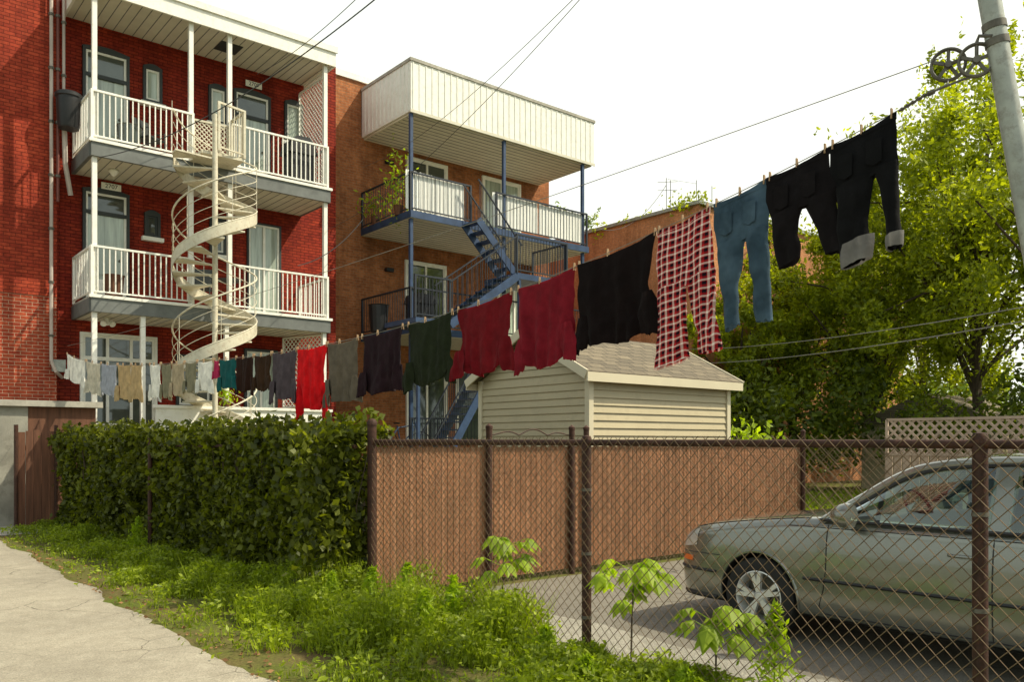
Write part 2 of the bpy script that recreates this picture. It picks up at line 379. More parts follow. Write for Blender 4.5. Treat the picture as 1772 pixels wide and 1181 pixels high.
def chair(mb,x,y,z,mat,rot=0):
    c,s_=math.cos(rot),math.sin(rot)
    def T(a,b,h): return (x+a*c-b*s_,y+a*s_+b*c,z+h)
    for a in(-.22,.22):
        mb.tube([T(a,-.22,0),T(a,-.2,.62),T(a,.2,.62)],.014,mat,5); mb.tube([T(a,.24,0),T(a,.2,.45),T(a,.27,.92)],.014,mat,5)
    mb.add([T(-.22,-.22,.43),T(.22,-.22,.43),T(.22,.2,.41),T(-.22,.2,.41),T(-.22,-.22,.46),T(.22,-.22,.46),T(.22,.2,.44),T(-.22,.2,.44)],[(0,3,2,1),(4,5,6,7),(0,1,5,4),(1,2,6,5),(2,3,7,6),(3,0,4,7)],mat)
    mb.add([T(-.22,.2,.5),T(.22,.2,.5),T(.22,.27,.92),T(-.22,.27,.92),T(-.22,.22,.5),T(.22,.22,.5),T(.22,.29,.92),T(-.22,.29,.92)],[(0,3,2,1),(4,5,6,7),(0,1,5,4),(1,2,6,5),(2,3,7,6),(3,0,4,7)],mat)
# ---------------------------------------------------------------- red brick house
RF=18.1; RW=19.67
red=empty('red_brick_house')
w=MB()
w.box(3.85,10.4,RW,32,-.1,11.3,'red')
w.box(2.35,3.85,RW-.3,32,4.55,13.5,'redL'); w.box(2.352,3.848,RW-.285,31.9,-.1,4.55,'redM')
w.box(3.8,10.45,RW+.9,32.05,11.3,11.42,'sky_roof'); w.build('walls',red)
r=MB()
r.box(4.05,9.5,RF-.05,RF,10.5,10.9,'white'); r.box(9.5,9.55,RF-.05,RW+.6,10.5,10.9,'white'); r.box(4.0,4.05,RF-.05,RW,10.5,10.9,'white')
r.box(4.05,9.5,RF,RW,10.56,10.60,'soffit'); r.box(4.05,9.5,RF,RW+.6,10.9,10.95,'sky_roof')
r.box(3.98,9.58,RF-.09,RF-.05,10.82,10.96,'white')
x=4.2
while x<9.5: r.box(x,x+.012,RF,RW,10.552,10.56,'slabgrey'); x+=.2
r.box(7.0,7.5,18.6,19.1,10.545,10.56,'frame')
r.build('roof_canopy',red)
b=MB()
for zt in (7.57,4.47):
    b.box(4.2,9.42,RF,RW,zt-.04,zt,'conc2'); b.box(4.2,9.42,RF-.02,RF+.05,zt-.33,zt-.05,'slabgrey'); b.box(4.18,4.25,RF+.05,RW,zt-.33,zt-.05,'slabgrey'); b.box(9.38,9.44,RF+.05,RW,zt-.33,zt-.05,'slabgrey')
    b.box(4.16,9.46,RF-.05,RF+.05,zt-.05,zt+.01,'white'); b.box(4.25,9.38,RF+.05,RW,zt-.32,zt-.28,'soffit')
    x=4.4
    while x<9.3: b.box(x,x+.012,RF+.06,RW,zt-.326,zt-.32,'slabgrey'); x+=.2
    railing(b,(4.22,RF+.02),(6.2,RF+.02),zt,.98,'white'); railing(b,(7.0,RF+.02),(9.36,RF+.02),zt,.98,'white'); railing(b,(4.22,RF+.1),(4.22,RW-.02),zt,.98,'white',sp=.13,r=.008); railing(b,(9.38,RF+.1),(9.38,RW-.02),zt,.98,'white',sp=.13,r=.008)
for X in (4.28,6.18,7.02,9.33):
    b.beam((X,RF+.09,7.57),(X,RF+.09,10.56),.09,.09,'white'); b.beam((X,RF+.09,4.47),(X,RF+.09,7.24),.09,.09,'white')
for X in (4.28,5.2,6.95,9.3): b.beam((X,RF+.09,0),(X,RF+.09,4.14),.09,.09,'white')
lattice(b,(9.36,RF+.15),(9.36,RW-.05),7.65,10.3,'white')
lattice(b,(8.9,RW-.12),(9.36,RF+.2),2.4,4.1,'white')
lattice(b,(6.22,RF+.03),(6.95,RF-.02),7.6,8.45,'beige',sp=.07)
b.box(4.9,9.4,RF,RW,1.2,1.35,'conc2'); b.box(4.9,9.4,RF-.06,RF,.1,1.3,'soffit')
b.box(5.4,9.4,RF-.1,RF-.07,1.75,2.25,'white'); b.box(5.35,9.42,RF-.14,RF-.04,2.25,2.31,'white')
railing(b,(5.4,RF+.03),(9.36,RF+.03),1.35,.95,'white',sp=.13)
b.build('balconies',red)
o=MB()
window(o,4.45,5.27,7.62,9.98,RW,trans=9.45,sill=False,glass='glassc')
window(o,5.68,5.97,9.22,9.9,RW); window(o,7.14,7.46,9.12,9.86,RW)
window(o,7.74,8.54,7.62,9.94,RW,trans=9.4,sill=False); window(o,9.03,9.4,9.1,9.98,RW)
window(o,4.45,5.27,4.52,6.93,RW,trans=6.5,sill=False,glass='glassc'); window(o,5.71,5.93,6.2,6.62,RW,glass='glassd',inner='frame')
window(o,7.17,7.43,6.02,6.74,RW,glass='glassd'); window(o,8.05,8.83,4.52,6.84,RW,frame='frame',glass='glassc',mull=1,sill=False,fw=.04)
window(o,4.4,5.86,1.4,3.84,RW,frame='white',glass='glassd',mull=2,trans=3.35,sill=False); window(o,8.0,8.72,1.4,3.74,RW,frame='frame',glass='glassc',mull=1,sill=False)
window(o,6.4,7.1,2.4,3.5,RW,glass='glassd')
for xa,xb,z in ((4.38,5.34,10.04),(5.62,6.03,9.96),(7.08,7.52,9.92),(7.67,8.61,10.0),(8.97,9.46,10.04),(4.38,5.34,6.99),(5.65,5.99,6.68),(7.11,7.49,6.8)):
    pts=[(xa+(xb-xa)*i/8,z+.07*math.sin(math.pi*i/8)) for i in range(9)]+[(xb,z-.02),(xa,z-.02)]
    o.prism(pts,lambda p:(p[0],RW-.068,p[1]),lambda p:(p[0],RW+.01,p[1]),'frame')
for X,Z in ((8.16,10.2),(4.95,7.1)):
    o.box(X-.2,X+.2,RW-.09,RW-.07,Z-.07,Z+.07,'white')
o.build('windows_and_doors',red)
text('2709',8.16,10.2,RW-.093,.13,'frame',red,'house_number_upper'); text('2707',4.95,7.1,RW-.093,.13,'frame',red,'house_number_lower')
p=MB()
yy=RW-.42
for X,ra,z0,z1,mt in ((3.72,.035,3.2,11.5,'pipew'),(3.84,.03,6.5,11.5,'pipe'),(3.95,.03,8.6,11.5,'pipew')):
    p.cyl((X,yy,z0),(X,yy,z1),ra,mt,8)
    for z in np.arange(z0+.5,z1,1.1): p.cyl((X,yy,z),(X,yy,z+.05),ra+.02,'iron',8)
p.tube([(3.72,yy,3.2),(3.8,yy,3.0),(3.98,RW-.1,2.9)],.035,'pipew',8)
p.tube([(3.95,yy,8.6),(3.98,yy,7.3),(4.1,yy+.1,6.7)],.05,'pipew',8)
p.box(3.75,4.0,RW-.36,RW-.3,3.0,3.25,'galv')
for X in (4.6,4.78):
    p.lathe((X,18.8,4.0),(.2*(1 if X>4.7 else -1),-.6,-.5),[(.02,-.1),(.05,-.08),(.065,0),(.06,.01),(0,.012)],'white',10)
p.cyl((4.69,18.9,4.14),(4.69,18.85,4.0),.05,'white',8)
p.lathe((4.8,18.8,7.2),(0,0,-1),[(.09,-.04),(.1,0),(.04,.08),(0,.1)],'white',12)
p.build('pipes_and_lamps',red)
m=MB(); m.lathe((4.0,RW-.62,7.98),(0,0,1),[(0,0),(.19,0),(.205,.05),(.235,.62),(.26,.64),(.26,.70),(.2,.74),(0,.75)],'black',20); m.cyl((3.98,RW-.40,8.6),(3.98,RW-.02,8.6),.03,'iron',6)
m.build('hanging_bin',None,40)
m=MB(); chair(m,5.5,18.75,7.57,'frame',.5); m.build('balcony_chair'); m=MB(); chair(m,6.5,18.5,4.47,'frame',-.5); m.build('balcony_chair.001')
m=MB(); m.lathe((7.15,18.6,4.47),(0,0,1),[(.2,0),(.02,.03),(.02,.68),(.3,.7),(.3,.72),(0,.73)],'frame',16); m.build('bistro_table')
m=MB(); m.box(8.55,9.15,18.35,18.85,7.57,8.35,'black'); m.prism([(8.5,8.35),(8.55,8.62),(8.7,8.75),(9.0,8.75),(9.15,8.62),(9.2,8.35)],lambda q:(q[0],18.32,q[1]),lambda q:(q[0],18.88,q[1]),'black'); m.build('covered_barbecue')
m=MB(); m.lathe((5.05,18.6,7.57),(0,0,1),[(0,0),(.2,0),(.25,.55),(.27,.57),(0,.58)],'glassd',14); m.build('storage_tub')
m=MB(); m.lathe((4.75,18.6,4.47),(0,0,1),[(0,0),(.16,0),(.2,.5),(.22,.52),(0,.53)],'wood',14); m.build('storage_tub.001')
# ---------------------------------------------------------------- spiral staircase
sp=MB(); cx,cy=6.33,17.18; Rr=.82; pitch=2.3
th=lambda z: math.radians(-110)+(z-5.75)/pitch*2*math.pi
def hp(z,r,dz=0): return Vector((cx+r*math.cos(th(z)),cy+r*math.sin(th(z)),z+dz))
sp.cyl((cx,cy,0),(cx,cy,8.3),.055,'beige',12)
zz=np.arange(.2,7.45,.06)
rows=[[hp(z,Rr,-.18),hp(z,Rr,.05)] for z in zz]; sp.grid(rows,'beige'); rows=[[hp(z,Rr+.012,.05),hp(z,Rr+.012,-.18)] for z in zz]; sp.grid(rows,'beige')
sp.tube([hp(z,Rr+.006,.05) for z in zz],.014,'beige',5)
for hgt,rr in ((.95,.018),(.70,.007),(.46,.007),(.25,.007)): sp.tube([hp(z,Rr,hgt) for z in zz],rr,'beige',6)
k=0;z=.2
while z<7.5:
    a0=th(z);a1=th(z+.23)
    pr=[(cx+.05*math.cos(a0),cy+.05*math.sin(a0)),(cx+Rr*math.cos(a0),cy+Rr*math.sin(a0)),(cx+Rr*math.cos((a0+a1)/2),cy+Rr*math.sin((a0+a1)/2)),(cx+Rr*math.cos(a1),cy+Rr*math.sin(a1)),(cx+.05*math.cos(a1),cy+.05*math.sin(a1))]
    sp.prism(pr,lambda q,z=z:(q[0],q[1],z-.03),lambda q,z=z:(q[0],q[1],z),'beige')
    if k%2==0: sp.cyl(hp(z+.1,Rr,-.1),hp(z+.1,Rr,.95),.007,'beige',5)
    z+=.2;k+=1
sp.box(6.1,7.0,17.3,RF-.06,7.5,7.56,'beige'); railing(sp,(7.0,17.35),(7.0,RF-.1),7.56,1.0,'beige',r=.007); railing(sp,(6.4,17.15),(7.0,17.3),7.56,1.0,'beige',r=.007)
sp.build('spiral_staircase',None,35)
# ---------------------------------------------------------------- orange brick house
BF=18.1; BW=20.6
ob=empty('orange_brick_house')
xr=WY(950,300,BW)[0]
w=MB(); w.box(10.42,xr,BW,34,-.1,11.55,'orange'); w.box(10.38,12.2,BW-.05,34.05,11.55,11.72,'white'); w.build('walls',ob)
bx0=WY(711,105,BF)[0]; bx1=WY(1028,222,BF)[0]; c3=WY(1011,300,BF)[0]
r=MB(); r.box(bx0,bx1,BF,BW+.4,10.02,11.3,'white'); r.box(bx0-.03,bx1+.03,BF-.03,BW+.5,11.3,11.38,'conc2')
r.box(bx0-.02,bx1+.02,BF-.02,BF,9.98,10.06,'soffit')
r.box(bx0+.06,bx1-.06,BF+.06,BW,9.97,10.018,'soffit')
x=bx0+.05
while x<bx1: r.box(x,x+.03,BF-.014,BF,10.07,11.29,'white'); r.box(x+.03,x+.042,BF-.004,BF,10.07,11.29,'soffit'); x+=.2
y=BF+.1
while y<BW: r.box(bx0-.014,bx0,y,y+.03,10.07,11.29,'white'); r.box(bx0-.004,bx0,y+.03,y+.042,10.07,11.29,'soffit'); y+=.2
y=BF+.15
while y<BW: r.box(bx0+.1,bx1-.1,y,y+.012,9.96,9.97,'slabgrey'); y+=.2
r.build('roof_parapet',ob)
b=MB()
s3=7.46; s2=4.5
for zt in (s3,s2):
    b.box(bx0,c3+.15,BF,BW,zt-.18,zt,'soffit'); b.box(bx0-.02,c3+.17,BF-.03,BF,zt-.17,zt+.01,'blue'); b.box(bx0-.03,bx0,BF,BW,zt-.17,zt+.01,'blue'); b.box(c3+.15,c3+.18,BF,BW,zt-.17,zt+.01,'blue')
    yq=BF+.2
    while yq<BW: b.box(bx0+.05,c3+.1,yq,yq+.012,zt-.188,zt-.18,'slabgrey'); yq+=.2
    railing(b,(bx0,BF+.03),(bx0,BW-.03),zt,1.0,'dkblue',sp=.12,r=.006)
    railing(b,(bx0,BF+.02),(WY(815,400,BF)[0],BF+.02),zt,1.0,'dkblue',sp=.12,r=.006)
    railing(b,(WY(860,400,BF)[0],BF+.02),(c3+.12,BF+.02),zt,1.0,'dkblue',sp=.12,r=.006)
b.box(bx0,c3+.15,BF,BW,1.0,1.15,'soffit'); railing(b,(bx0,BF+.02),(c3+.12,BF+.02),1.15,1.0,'dkblue',sp=.12,r=.006)
for px in (714,875,1011):
    X=WY(px,300,BF)[0]
    for za,zb in ((s3,9.98),(s2,s3-.19),(0,s2-.19)): b.beam((X,BF+.08,za),(X,BF+.08,zb),.085,.085,'blue')
def fabric(mb,pa,pb,zt,h,Y,mat='fab'):
    xa=WY(pa,300,Y)[0];xb=WY(pb,300,Y)[0];n=90;rows=[]
    for i in range(7):
        rows.append([(xa+(xb-xa)*j/n,Y+.014*noise.noise(Vector((j*.22,i*.1,pa)))+.004*math.sin(j*.7),zt-h*i/6+.03*noise.noise(Vector((j*.12,i*.1,3)))) for j in range(n+1)])
    mb.grid(rows,mat)
fabric(b,702,752,s3+1.05,1.0,BF+.07); fabric(b,754,803,s3+1.03,1.04,BF+.07); fabric(b,852,930,s3+1.0,.92,BF+.07); fabric(b,932,1010,s3+.98,.9,BF+.07)
b.build('balconies',ob)
o=MB()
X=lambda px,py=400: WY(px,py,BW)[0]
window(o,X(836),X(897),s3+.05,s3+2.3,BW,frame='white',glass='glassc',mull=1,sill=False)
window(o,X(705),X(770),s3+.05,s3+2.3,BW,frame='white',glass='glassd',mull=1,sill=False)
window(o,X(703),X(768),s2+.05,s2+2.25,BW,frame='white',glass='glassd',mull=1,sill=False)
window(o,X(862),X(915),s2+.05,s2+2.2,BW,frame='white',glass='glassc',mull=1,sill=False)
window(o,X(705),X(770),1.5,3.7,BW,frame='white',glass='glassd',mull=1,sill=False)
window(o,X(790),X(850),1.5,3.7,BW,frame='white',glass='glassd',mull=0,sill=False)
for px,py in ((672,468),(672,282)): 
    a,zq=WY(px,py,BW); o.box(a-.12,a+.12,BW-.12,BW,zq-.05,zq+.05,'black')
o.build('windows_and_doors',ob)
# blue stairs
st=MB()
def flight(mb,xa,za,xb,zb,y0,y1,mat,rail=True):
    n=max(2,int(abs(za-zb)/.19))
    for y in (y0,y1): mb.beam((xa,y,za-.1),(xb,y,zb-.1),.04,.20,mat)
    for i in range(n):
        t=(i+.5)/n; x=xa+(xb-xa)*t;z=za+(zb-za)*t; mb.box(x-.13,x+.13,y0+.02,y1-.02,z-.03,z,mat)
    if rail:
        for y in (y0,y1):
            mb.beam((xa,y,za+.95),(xb,y,zb+.95),.035,.03,'dkblue')
            for i in range(n*2):
                t=(i+.5)/(2*n); x=xa+(xb-xa)*t;z=za+(zb-za)*t; mb.beam((x,y,z),(x,y,z+.95),.013,.013,'dkblue')
XS=lambda px,Y:WY(px,400,Y)[0]
y1_,y2_,y3_=18.05,17.35,16.65
lz=5.95
xa=XS(815,17.7); xp=XS(868,17.3); xe=XS(962,17.1)
flight(st,xa,s3,xe-1.0,lz,y2_+.03,y1_-.03,'blue')
st.box(xp,xe,y3_,y1_,lz-.15,lz,'blue')
railing(st,(xp,y3_+.02),(xe,y3_+.02),lz,1.0,'dkblue',sp=.1,r=.007); railing(st,(xe-.02,y3_+.05),(xe-.02,y1_),lz,1.0,'dkblue',sp=.1,r=.007)
xb=XS(765,17.0); flight(st,xp,lz,xb,s2,y3_,y2_-.03,'blue')
st.box(xb-1.0,xb,y3_,BF-.04,s2-.12,s2,'blue'); railing(st,(xb-1.0,y3_+.02),(xb,y3_+.02),s2,1.0,'dkblue',sp=.1,r=.007)
xc=XS(830,17.0);xd=XS(735,17.0)
flight(st,xc+.3,s2-.8,xd,0.6,y3_,y2_-.03,'blue')
st.box(xc+.3,xe,y3_,y1_,s2-.95,s2-.8,'blue')
for xx in (xp+.1,xe-.1,xb-.9): 
    st.beam((xx,y3_+.05,0),(xx,y3_+.05,(lz if xx>xp else s2)-.16),.07,.07,'blue')
st.build('exterior_staircase')
# bicycle on the ground-floor deck
m=MB(); bxx=WY(668,720,BF+.6)[0]; byy=BF+.55; bz=1.15
def tor(c,r): m.lathe(c,(0,1,.08),[(r,-.015),(r+.015,0),(r,.015),(r-.015,0)],'black',26,closed=True)
for dx in (0,1.02):
    c=Vector((bxx+dx,byy,bz+.34)); tor(c,.325)
    for i in range(12): a=i*math.pi/6; m.cyl(c,c+Vector((math.cos(a)*.32,0,math.sin(a)*.32)),.002,'galv',3)
Bp=lambda a,b_:Vector((bxx+a,byy,bz+b_))
for a,b_ in ((Bp(0,.34),Bp(.42,.30)),(Bp(.42,.30),Bp(.30,.82)),(Bp(0,.34),Bp(.32,.74)),(Bp(.42,.30),Bp(.86,.76)),(Bp(.32,.76),Bp(.84,.84)),(Bp(1.02,.34),Bp(.83,.98))): m.cyl(a,b_,.018,'blue',8)
m.tube([Bp(.83,.98)+Vector((0,-.26,.05)),Bp(.83,1.0),Bp(.83,.98)+Vector((0,.26,.05))],.012,'iron',6); m.lathe(Bp(.29,.86),(0,0,1),[(0,0),(.08,.0),(.09,.03),(0,.05)],'black',10); m.cyl(Bp(.42,.30)+Vector((0,-.05,0)),Bp(.42,.30)+Vector((0,.05,0)),.06,'iron',12)
m.build('bicycle')
m=MB(); a,_=WY(652,540,BF+1.6); m.lathe((a,BF+1.5,s2),(0,0,1),[(0,0),(.22,0),(.27,.7),(.29,.72),(0,.75)],'black',14); m.build('garbage_bin')
m=MB(); m.box(a+.6,a+1.2,BF+.6,BF+1.1,s2,s2+.75,'black'); m.prism([(a+.55,s2+.75),(a+.65,s2+1.0),(a+1.15,s2+1.0),(a+1.25,s2+.75)],lambda q:(q[0],BF+.55,q[1]),lambda q:(q[0],BF+1.15,q[1]),'black'); m.build('barbecue')
def potted(name,x,y,z,r=.14,h=.25,lh=.5,n=160,sp_=.2):
    e=empty(name); q=MB(); q.lathe((x,y,z),(0,0,1),[(0,0),(r*.7,0),(r,h),(r*.9,h),(0,h*.9)],'wood',12); q.build('pot',e)
    C=rng.normal(size=(n,3))*[sp_,sp_,lh/2.2]+[x,y,z+h+lh/2]; leaves('leaves',C,.13,.05,'leaf_weed',e)
potted('potted_plant',WY(690,300,BF+.6)[0],BF+.6,s3,lh=1.1,n=260,sp_=.2); potted('potted_plant.001',WY(650,300,BF+1.8)[0],BF+1.8,s3,lh=.4)
potted('potted_plant.002',6.9,RF-.02,2.3,r=.1,h=.12,lh=.25,n=90,sp_=.1); potted('potted_plant.003',8.7,RF-.02,2.31,r=.1,h=.12,lh=.2,n=90,sp_=.1)
# ---------------------------------------------------------------- far building
m=MB(); m.box(22,36,17.0,34,-.1,9.25,'orange2'); m.box(21.9,36.1,16.9,34.1,9.25,9.36,'galv'); m.build('brick_apartment_building')
C=np.concatenate([rng.normal(size=(260,3))*[.3,.35,.2]+[22.1,17.5,9.4], rng.normal(size=(60,3))*[.2,.6,.10]+[22.1,19.5,9.35],rng.normal(size=(60,3))*[.15,.2,.2]+[21.9,21.4,9.3]]); leaves('rooftop_vine',C,.16,.08,'leaf_tree')
m=MB()
for i,(px,t) in enumerate(((1153,308),(1160,312),(1205,312),(1232,322))):
    q=WD(px,t,30); m.cyl((q.x,q.y,9.3),q,.014,'iron',6)
q=WD(1155,310,30);q2=WD(1205,318,30); m.cyl(q,q2,.006,'cable',4)
for zq in (0,.3): m.cyl(q+Vector((-.25,.25,-.1-zq)),q+Vector((.25,-.25,-.1-zq)),.009,'iron',4)
m.build('rooftop_antenna')
# ---------------------------------------------------------------- shed
sx0,sx1,sy0,sy1=8.5,11.75,8.5,11.0; ze,zr=2.55,3.2
sh=empty('garden_shed'); m=MB(); m.box(sx0,sx1,sy0,sy1,0,ze,'vinyl')
z=.1
while z<ze-.05:
    zt=min(z+.11,ze)
    for (A,Bq,nx,ny) in (((sx0,sy0),(sx1,sy0),0,-1),((sx0,sy1),(sx0,sy0),-1,0)):
        o1,o2=.028,.005
        m.add([(A[0]+nx*o1,A[1]+ny*o1,z),(Bq[0]+nx*o1,Bq[1]+ny*o1,z),(Bq[0]+nx*o2,Bq[1]+ny*o2,zt),(A[0]+nx*o2,A[1]+ny*o2,zt),(A[0],A[1],z),(Bq[0],Bq[1],z)],[(0,1,2,3),(4,5,1,0)],'vinyl')
    z+=.11
ym=(sy0+sy1)/2
m.prism([(sy0,ze),(sy1,ze),(ym,zr-.03)],lambda q:(sx0+.0,q[0],q[1]),lambda q:(sx1,q[0],q[1]),'vinyl')
z=ze
while z<zr-.1:
    t=(z-ze)/(zr-ze); t2=min(1,(z+.11-ze)/(zr-ze)); ya=sy0+(ym-sy0)*t; yb=sy1+(ym-sy1)*t
    m.add([(sx0-.028,ya,z),(sx0-.028,yb,z),(sx0-.005,sy1+(ym-sy1)*t2,z+.11),(sx0-.005,sy0+(ym-sy0)*t2,z+.11)],[(0,1,2,3)],'vinyl'); z+=.11
for (xx,yy) in ((sx0,sy0),(sx1,sy0),(sx0,sy1)): m.box(xx-.045,xx+.045,yy-.045,yy+.045,0,ze,'trim')
m.build('walls',sh)
m=MB(); ov=.16; sl=(zr-ze)/(ym-sy0)
for sgn,ye in ((-1,sy0-ov),(1,sy1+ov)):
    zo=ze-ov*sl+.03
    m.add([(sx0-.2,ye,zo),(sx1+.2,ye,zo),(sx1+.2,ym,zr+.03),(sx0-.2,ym,zr+.03),(sx0-.2,ye,zo+.05),(sx1+.2,ye,zo+.05),(sx1+.2,ym,zr+.08),(sx0-.2,ym,zr+.08)],[(0,3,2,1),(4,5,6,7),(0,1,5,4),(1,2,6,5),(2,3,7,6),(3,0,4,7)],'shingle')
    m.beam((sx0-.21,ye-.01*1,zo-.03),(sx1+.21,ye,zo-.03),.03,.13,'trim')
    m.beam((sx0-.215,ye,zo),(sx0-.215,ym,zr+.03),.03,.13,'trim'); m.beam((sx1+.215,ye,zo),(sx1+.215,ym,zr+.03),.03,.13,'trim')
m.build('roof',sh)
# ---------------------------------------------------------------- fences
def chain(mb,P,Q,z0,H,sp=.08,r=.0021,mat='wire',sag=.006):
    P=Vector((*P,0));Q=Vector((*Q,0));L=(Q-P).length;d=(Q-P)/L;nr=Vector((-d.y,d.x,0))
    ext=.022
    def pt(s_,z):
        p=P+d*s_+Vector((0,0,z0+z)); 
        return p+nr*(.018*noise.noise(Vector((s_*.8,z*1.1,3)))) +Vector((0,0,sag*noise.noise(Vector((s_*1.3,z*.9,8)))))
    for sgn in (1,-1):
        c=math.floor(-H/sp)*sp if sgn>0 else 0.0
        while c<(L if sgn>0 else L+H):
            if sgn>0: za=max(0,-c);zb=min(H+ext,L-c)
            else: za=max(0,c-L);zb=min(H+ext,c)
            if zb-za>.02:
                k=max(2,int((zb-za)/.2)+1)
                mb.tube([pt(c+sgn*(za+(zb-za)*i/(k-1)),za+(zb-za)*i/(k-1))+nr*.002*sgn for i in range(k)],r,mat,4,cap=False)
            c+=sp
FXX=4.15
nf=empty('chain_link_fence'); m=MB(); chain(m,(FXX,-2.0),(FXX,7.12),.0,1.56,r=.0025); m.build('mesh_wire',nf)
m=MB()
pys=[WX(1690,800,FXX)[0],WX(1008,800,FXX)[0]]
for y in pys+[-.9]: m.cyl((FXX+.04,y,0),(FXX+.04,y,1.55),.034,'rust',14); m.lathe((FXX+.04,y,1.54),(0,0,1),[(.036,0),(.038,.03),(.03,.05),(0,.056)],'rust',14)
m.cyl((FXX+.02,7.15,0),(FXX+.02,7.15,1.72),.045,'rust',16); m.lathe((FXX+.02,7.15,1.71),(0,0,1),[(.05,0),(.052,.03),(.03,.06),(0,.07)],'rust',14)
m.cyl((FXX+.035,-2,1.53),(FXX+.035,7.12,1.55),.022,'rust',12); m.cyl((FXX+.03,-2,.05),(FXX+.03,7.12,.05),.004,'wire',6)
for y in pys:
    for zq in (.3,.75,1.2): m.cyl((FXX+.04,y-.0,zq),(FXX+.04,y,zq+.02),.038,'iron',12)
m.build('posts_and_rails',nf,40)
sf=empty('slatted_fence'); m=MB(); Yf=7.15; x0=4.22; x1=11.8
x=x0;i=0
while x<x1:
    zt=1.50+.012*math.sin(i*1.7)
    m.box(x,x+.034,Yf-.008+.005*(i%2),Yf+.002+.005*(i%2),.06,zt,'slat' if (i*7)%5 else 'slat2'); x+=.0385;i+=1
m.build('slats',sf)
m=MB(); chain(m,(x0,Yf-.03),(x1,Yf-.03),.02,1.52,sp=.072,r=.0028); m.build('mesh_wire',sf)
m=MB(); 
for px in (842,985,1385,1010):
    X_=WY(px,760,Yf)[0]; X_=min(X_,11.8); m.cyl((X_,Yf-.045,0),(X_,Yf-.045,1.7),.035,'rust',12); m.lathe((X_,Yf-.045,1.69),(0,0,1),[(.04,0),(.04,.03),(0,.06)],'rust',10)
m.cyl((x0,Yf-.035,1.53),(x1,Yf-.035,1.53),.02,'rust',10)
xg=WY(842,760,Yf)[0];xh=WY(985,760,Yf)[0]
m.tube([(xg+(xh-xg)*t,Yf-.035,1.62+.07*math.sin(math.pi*t)*abs(math.sin(t*9))) for t in np.linspace(0,1,30)],.008,'rust',5)
m.build('posts_and_rails',sf,40)
bf=empty('rear_chain_link_fence'); m=MB(); chain(m,(11.8,7.1),(11.8,-3),.0,1.5,sp=.1,r=.003); m.cyl((11.82,7.1,1.5),(11.82,-3,1.5),.02,'rust',8)
for y in (4.6,2,-.6): m.cyl((11.83,y,0),(11.83,y,1.56),.03,'rust',8)
m.build('mesh_and_posts',bf)
def hx(y): return 3.98-(y-7.3)*.066
hf=MB()
for yq in (7.9,12.2): hf.cyl((hx(yq)-.07,yq,0),(hx(yq)-.07,yq,1.6),.03,'rust',10)
hf.cyl((4.02,7.2,1.5),(hx(12.2)-.04,12.2,1.5),.02,'rust',8); hf.build('hedge_fence')
m=MB(); 
for i in range(9): m.box(2.75+i*.125,2.865+i*.125,16.95,16.98,.05,1.72+.02*(i%3),'wood')
m.cyl((2.72,16.94,0),(2.72,16.94,1.85),.035,'rust',8);m.cyl((3.35,16.94,0),(3.35,16.94,1.85),.03,'rust',8); m.box(2.75,3.9,16.98,17.02,1.4,1.48,'wood'); m.build('wooden_gate')
m=MB(); m.box(2.3,3.0,17.5,19.2,0,2.2,'conc'); m.box(3.0,4.15,17.52,19.2,0,2.2,'wood'); m.box(2.2,4.25,17.4,19.2,2.2,2.31,'conc2'); m.build('concrete_outbuilding')
m=MB(); ya,yb=WX(1700,700,13.2)[0],WX(1535,700,13.2)[0]
lattice(m,(13.2,ya-3),(13.2,yb),1.35,1.9,'lattice',sp=.1,w=.035)
for y in np.arange(ya-3,yb,.14): m.box(13.2,13.22,y,y+.12,.05,1.33,'lattice')
m.build('lattice_fence')
m=MB(); q=WD(1640,730,26); m.box(q.x-1.5,q.x+2.5,q.y-2,q.y+2,0,2.1,'vinyl'); m.prism([(q.y-2.2,2.1),(q.y+2.2,2.1),(q.y,3.0)],lambda a:(q.x-1.7,a[0],a[1]),lambda a:(q.x+2.7,a[0],a[1]),'shingle'); m.build('neighbour_shed')
# ---------------------------------------------------------------- hedge
hd=empty('hedge'); HT=.5
m=MB()
m.add([(hx(7.4)+.2,7.6,0),(hx(16.4)+.2,16.4,0),(hx(16.4)+.4,16.4,0),(hx(7.4)+.4,7.6,0),(hx(7.4)+.2,7.6,1.35),(hx(16.4)+.2,16.4,1.4),(hx(16.4)+.4,16.4,1.4),(hx(7.4)+.4,7.6,1.35)],[(0,3,2,1),(4,5,6,7),(0,1,5,4),(1,2,6,5),(2,3,7,6),(3,0,4,7)],'hedgecore'); m.build('dark_core',hd)  # one solid near-black box filling the hedge behind the leaves
n=56000; y=rng.uniform(7.25,16.8,n); side_=rng.random(n); z=rng.uniform(.08,1.66,n); X_=np.array([hx(v) for v in y])
nz=np.array([noise.noise(Vector((a*1.6,b*1.6,1.7)))+.8*noise.noise(Vector((a*4.5,b*4.5,4))) for a,b in zip(y,z)])
dep=np.abs(rng.normal(size=n))*.08
fx=X_+dep-nz*.19-.03
top=side_>.74; end=(side_>.69)&(side_<=.74)
fx[top]=(X_+rng.uniform(-.08,HT,n))[top]; nzt=np.array([noise.noise(Vector((a*1.3,b*2,7)))+.6*noise.noise(Vector((a*4,b*4,9))) for a,b in zip(y,fx)])
z[top]=(1.62+nzt*.12-np.abs(rng.normal(size=n))*.06+(rng.random(n)**7)*.24)[top]
fx[end]=(X_+rng.uniform(0,HT,n))[end]; y[end]=(7.25+np.abs(rng.normal(size=n))*.12+nz*.12)[end]
wp=rng.random(n)>.965; fx[wp]-=rng.uniform(.02,.16,n)[wp]
leaves('leaves',np.stack([fx,y,z],1),.088,.06,'leaf_hedge',hd,down=.25)
m=MB()
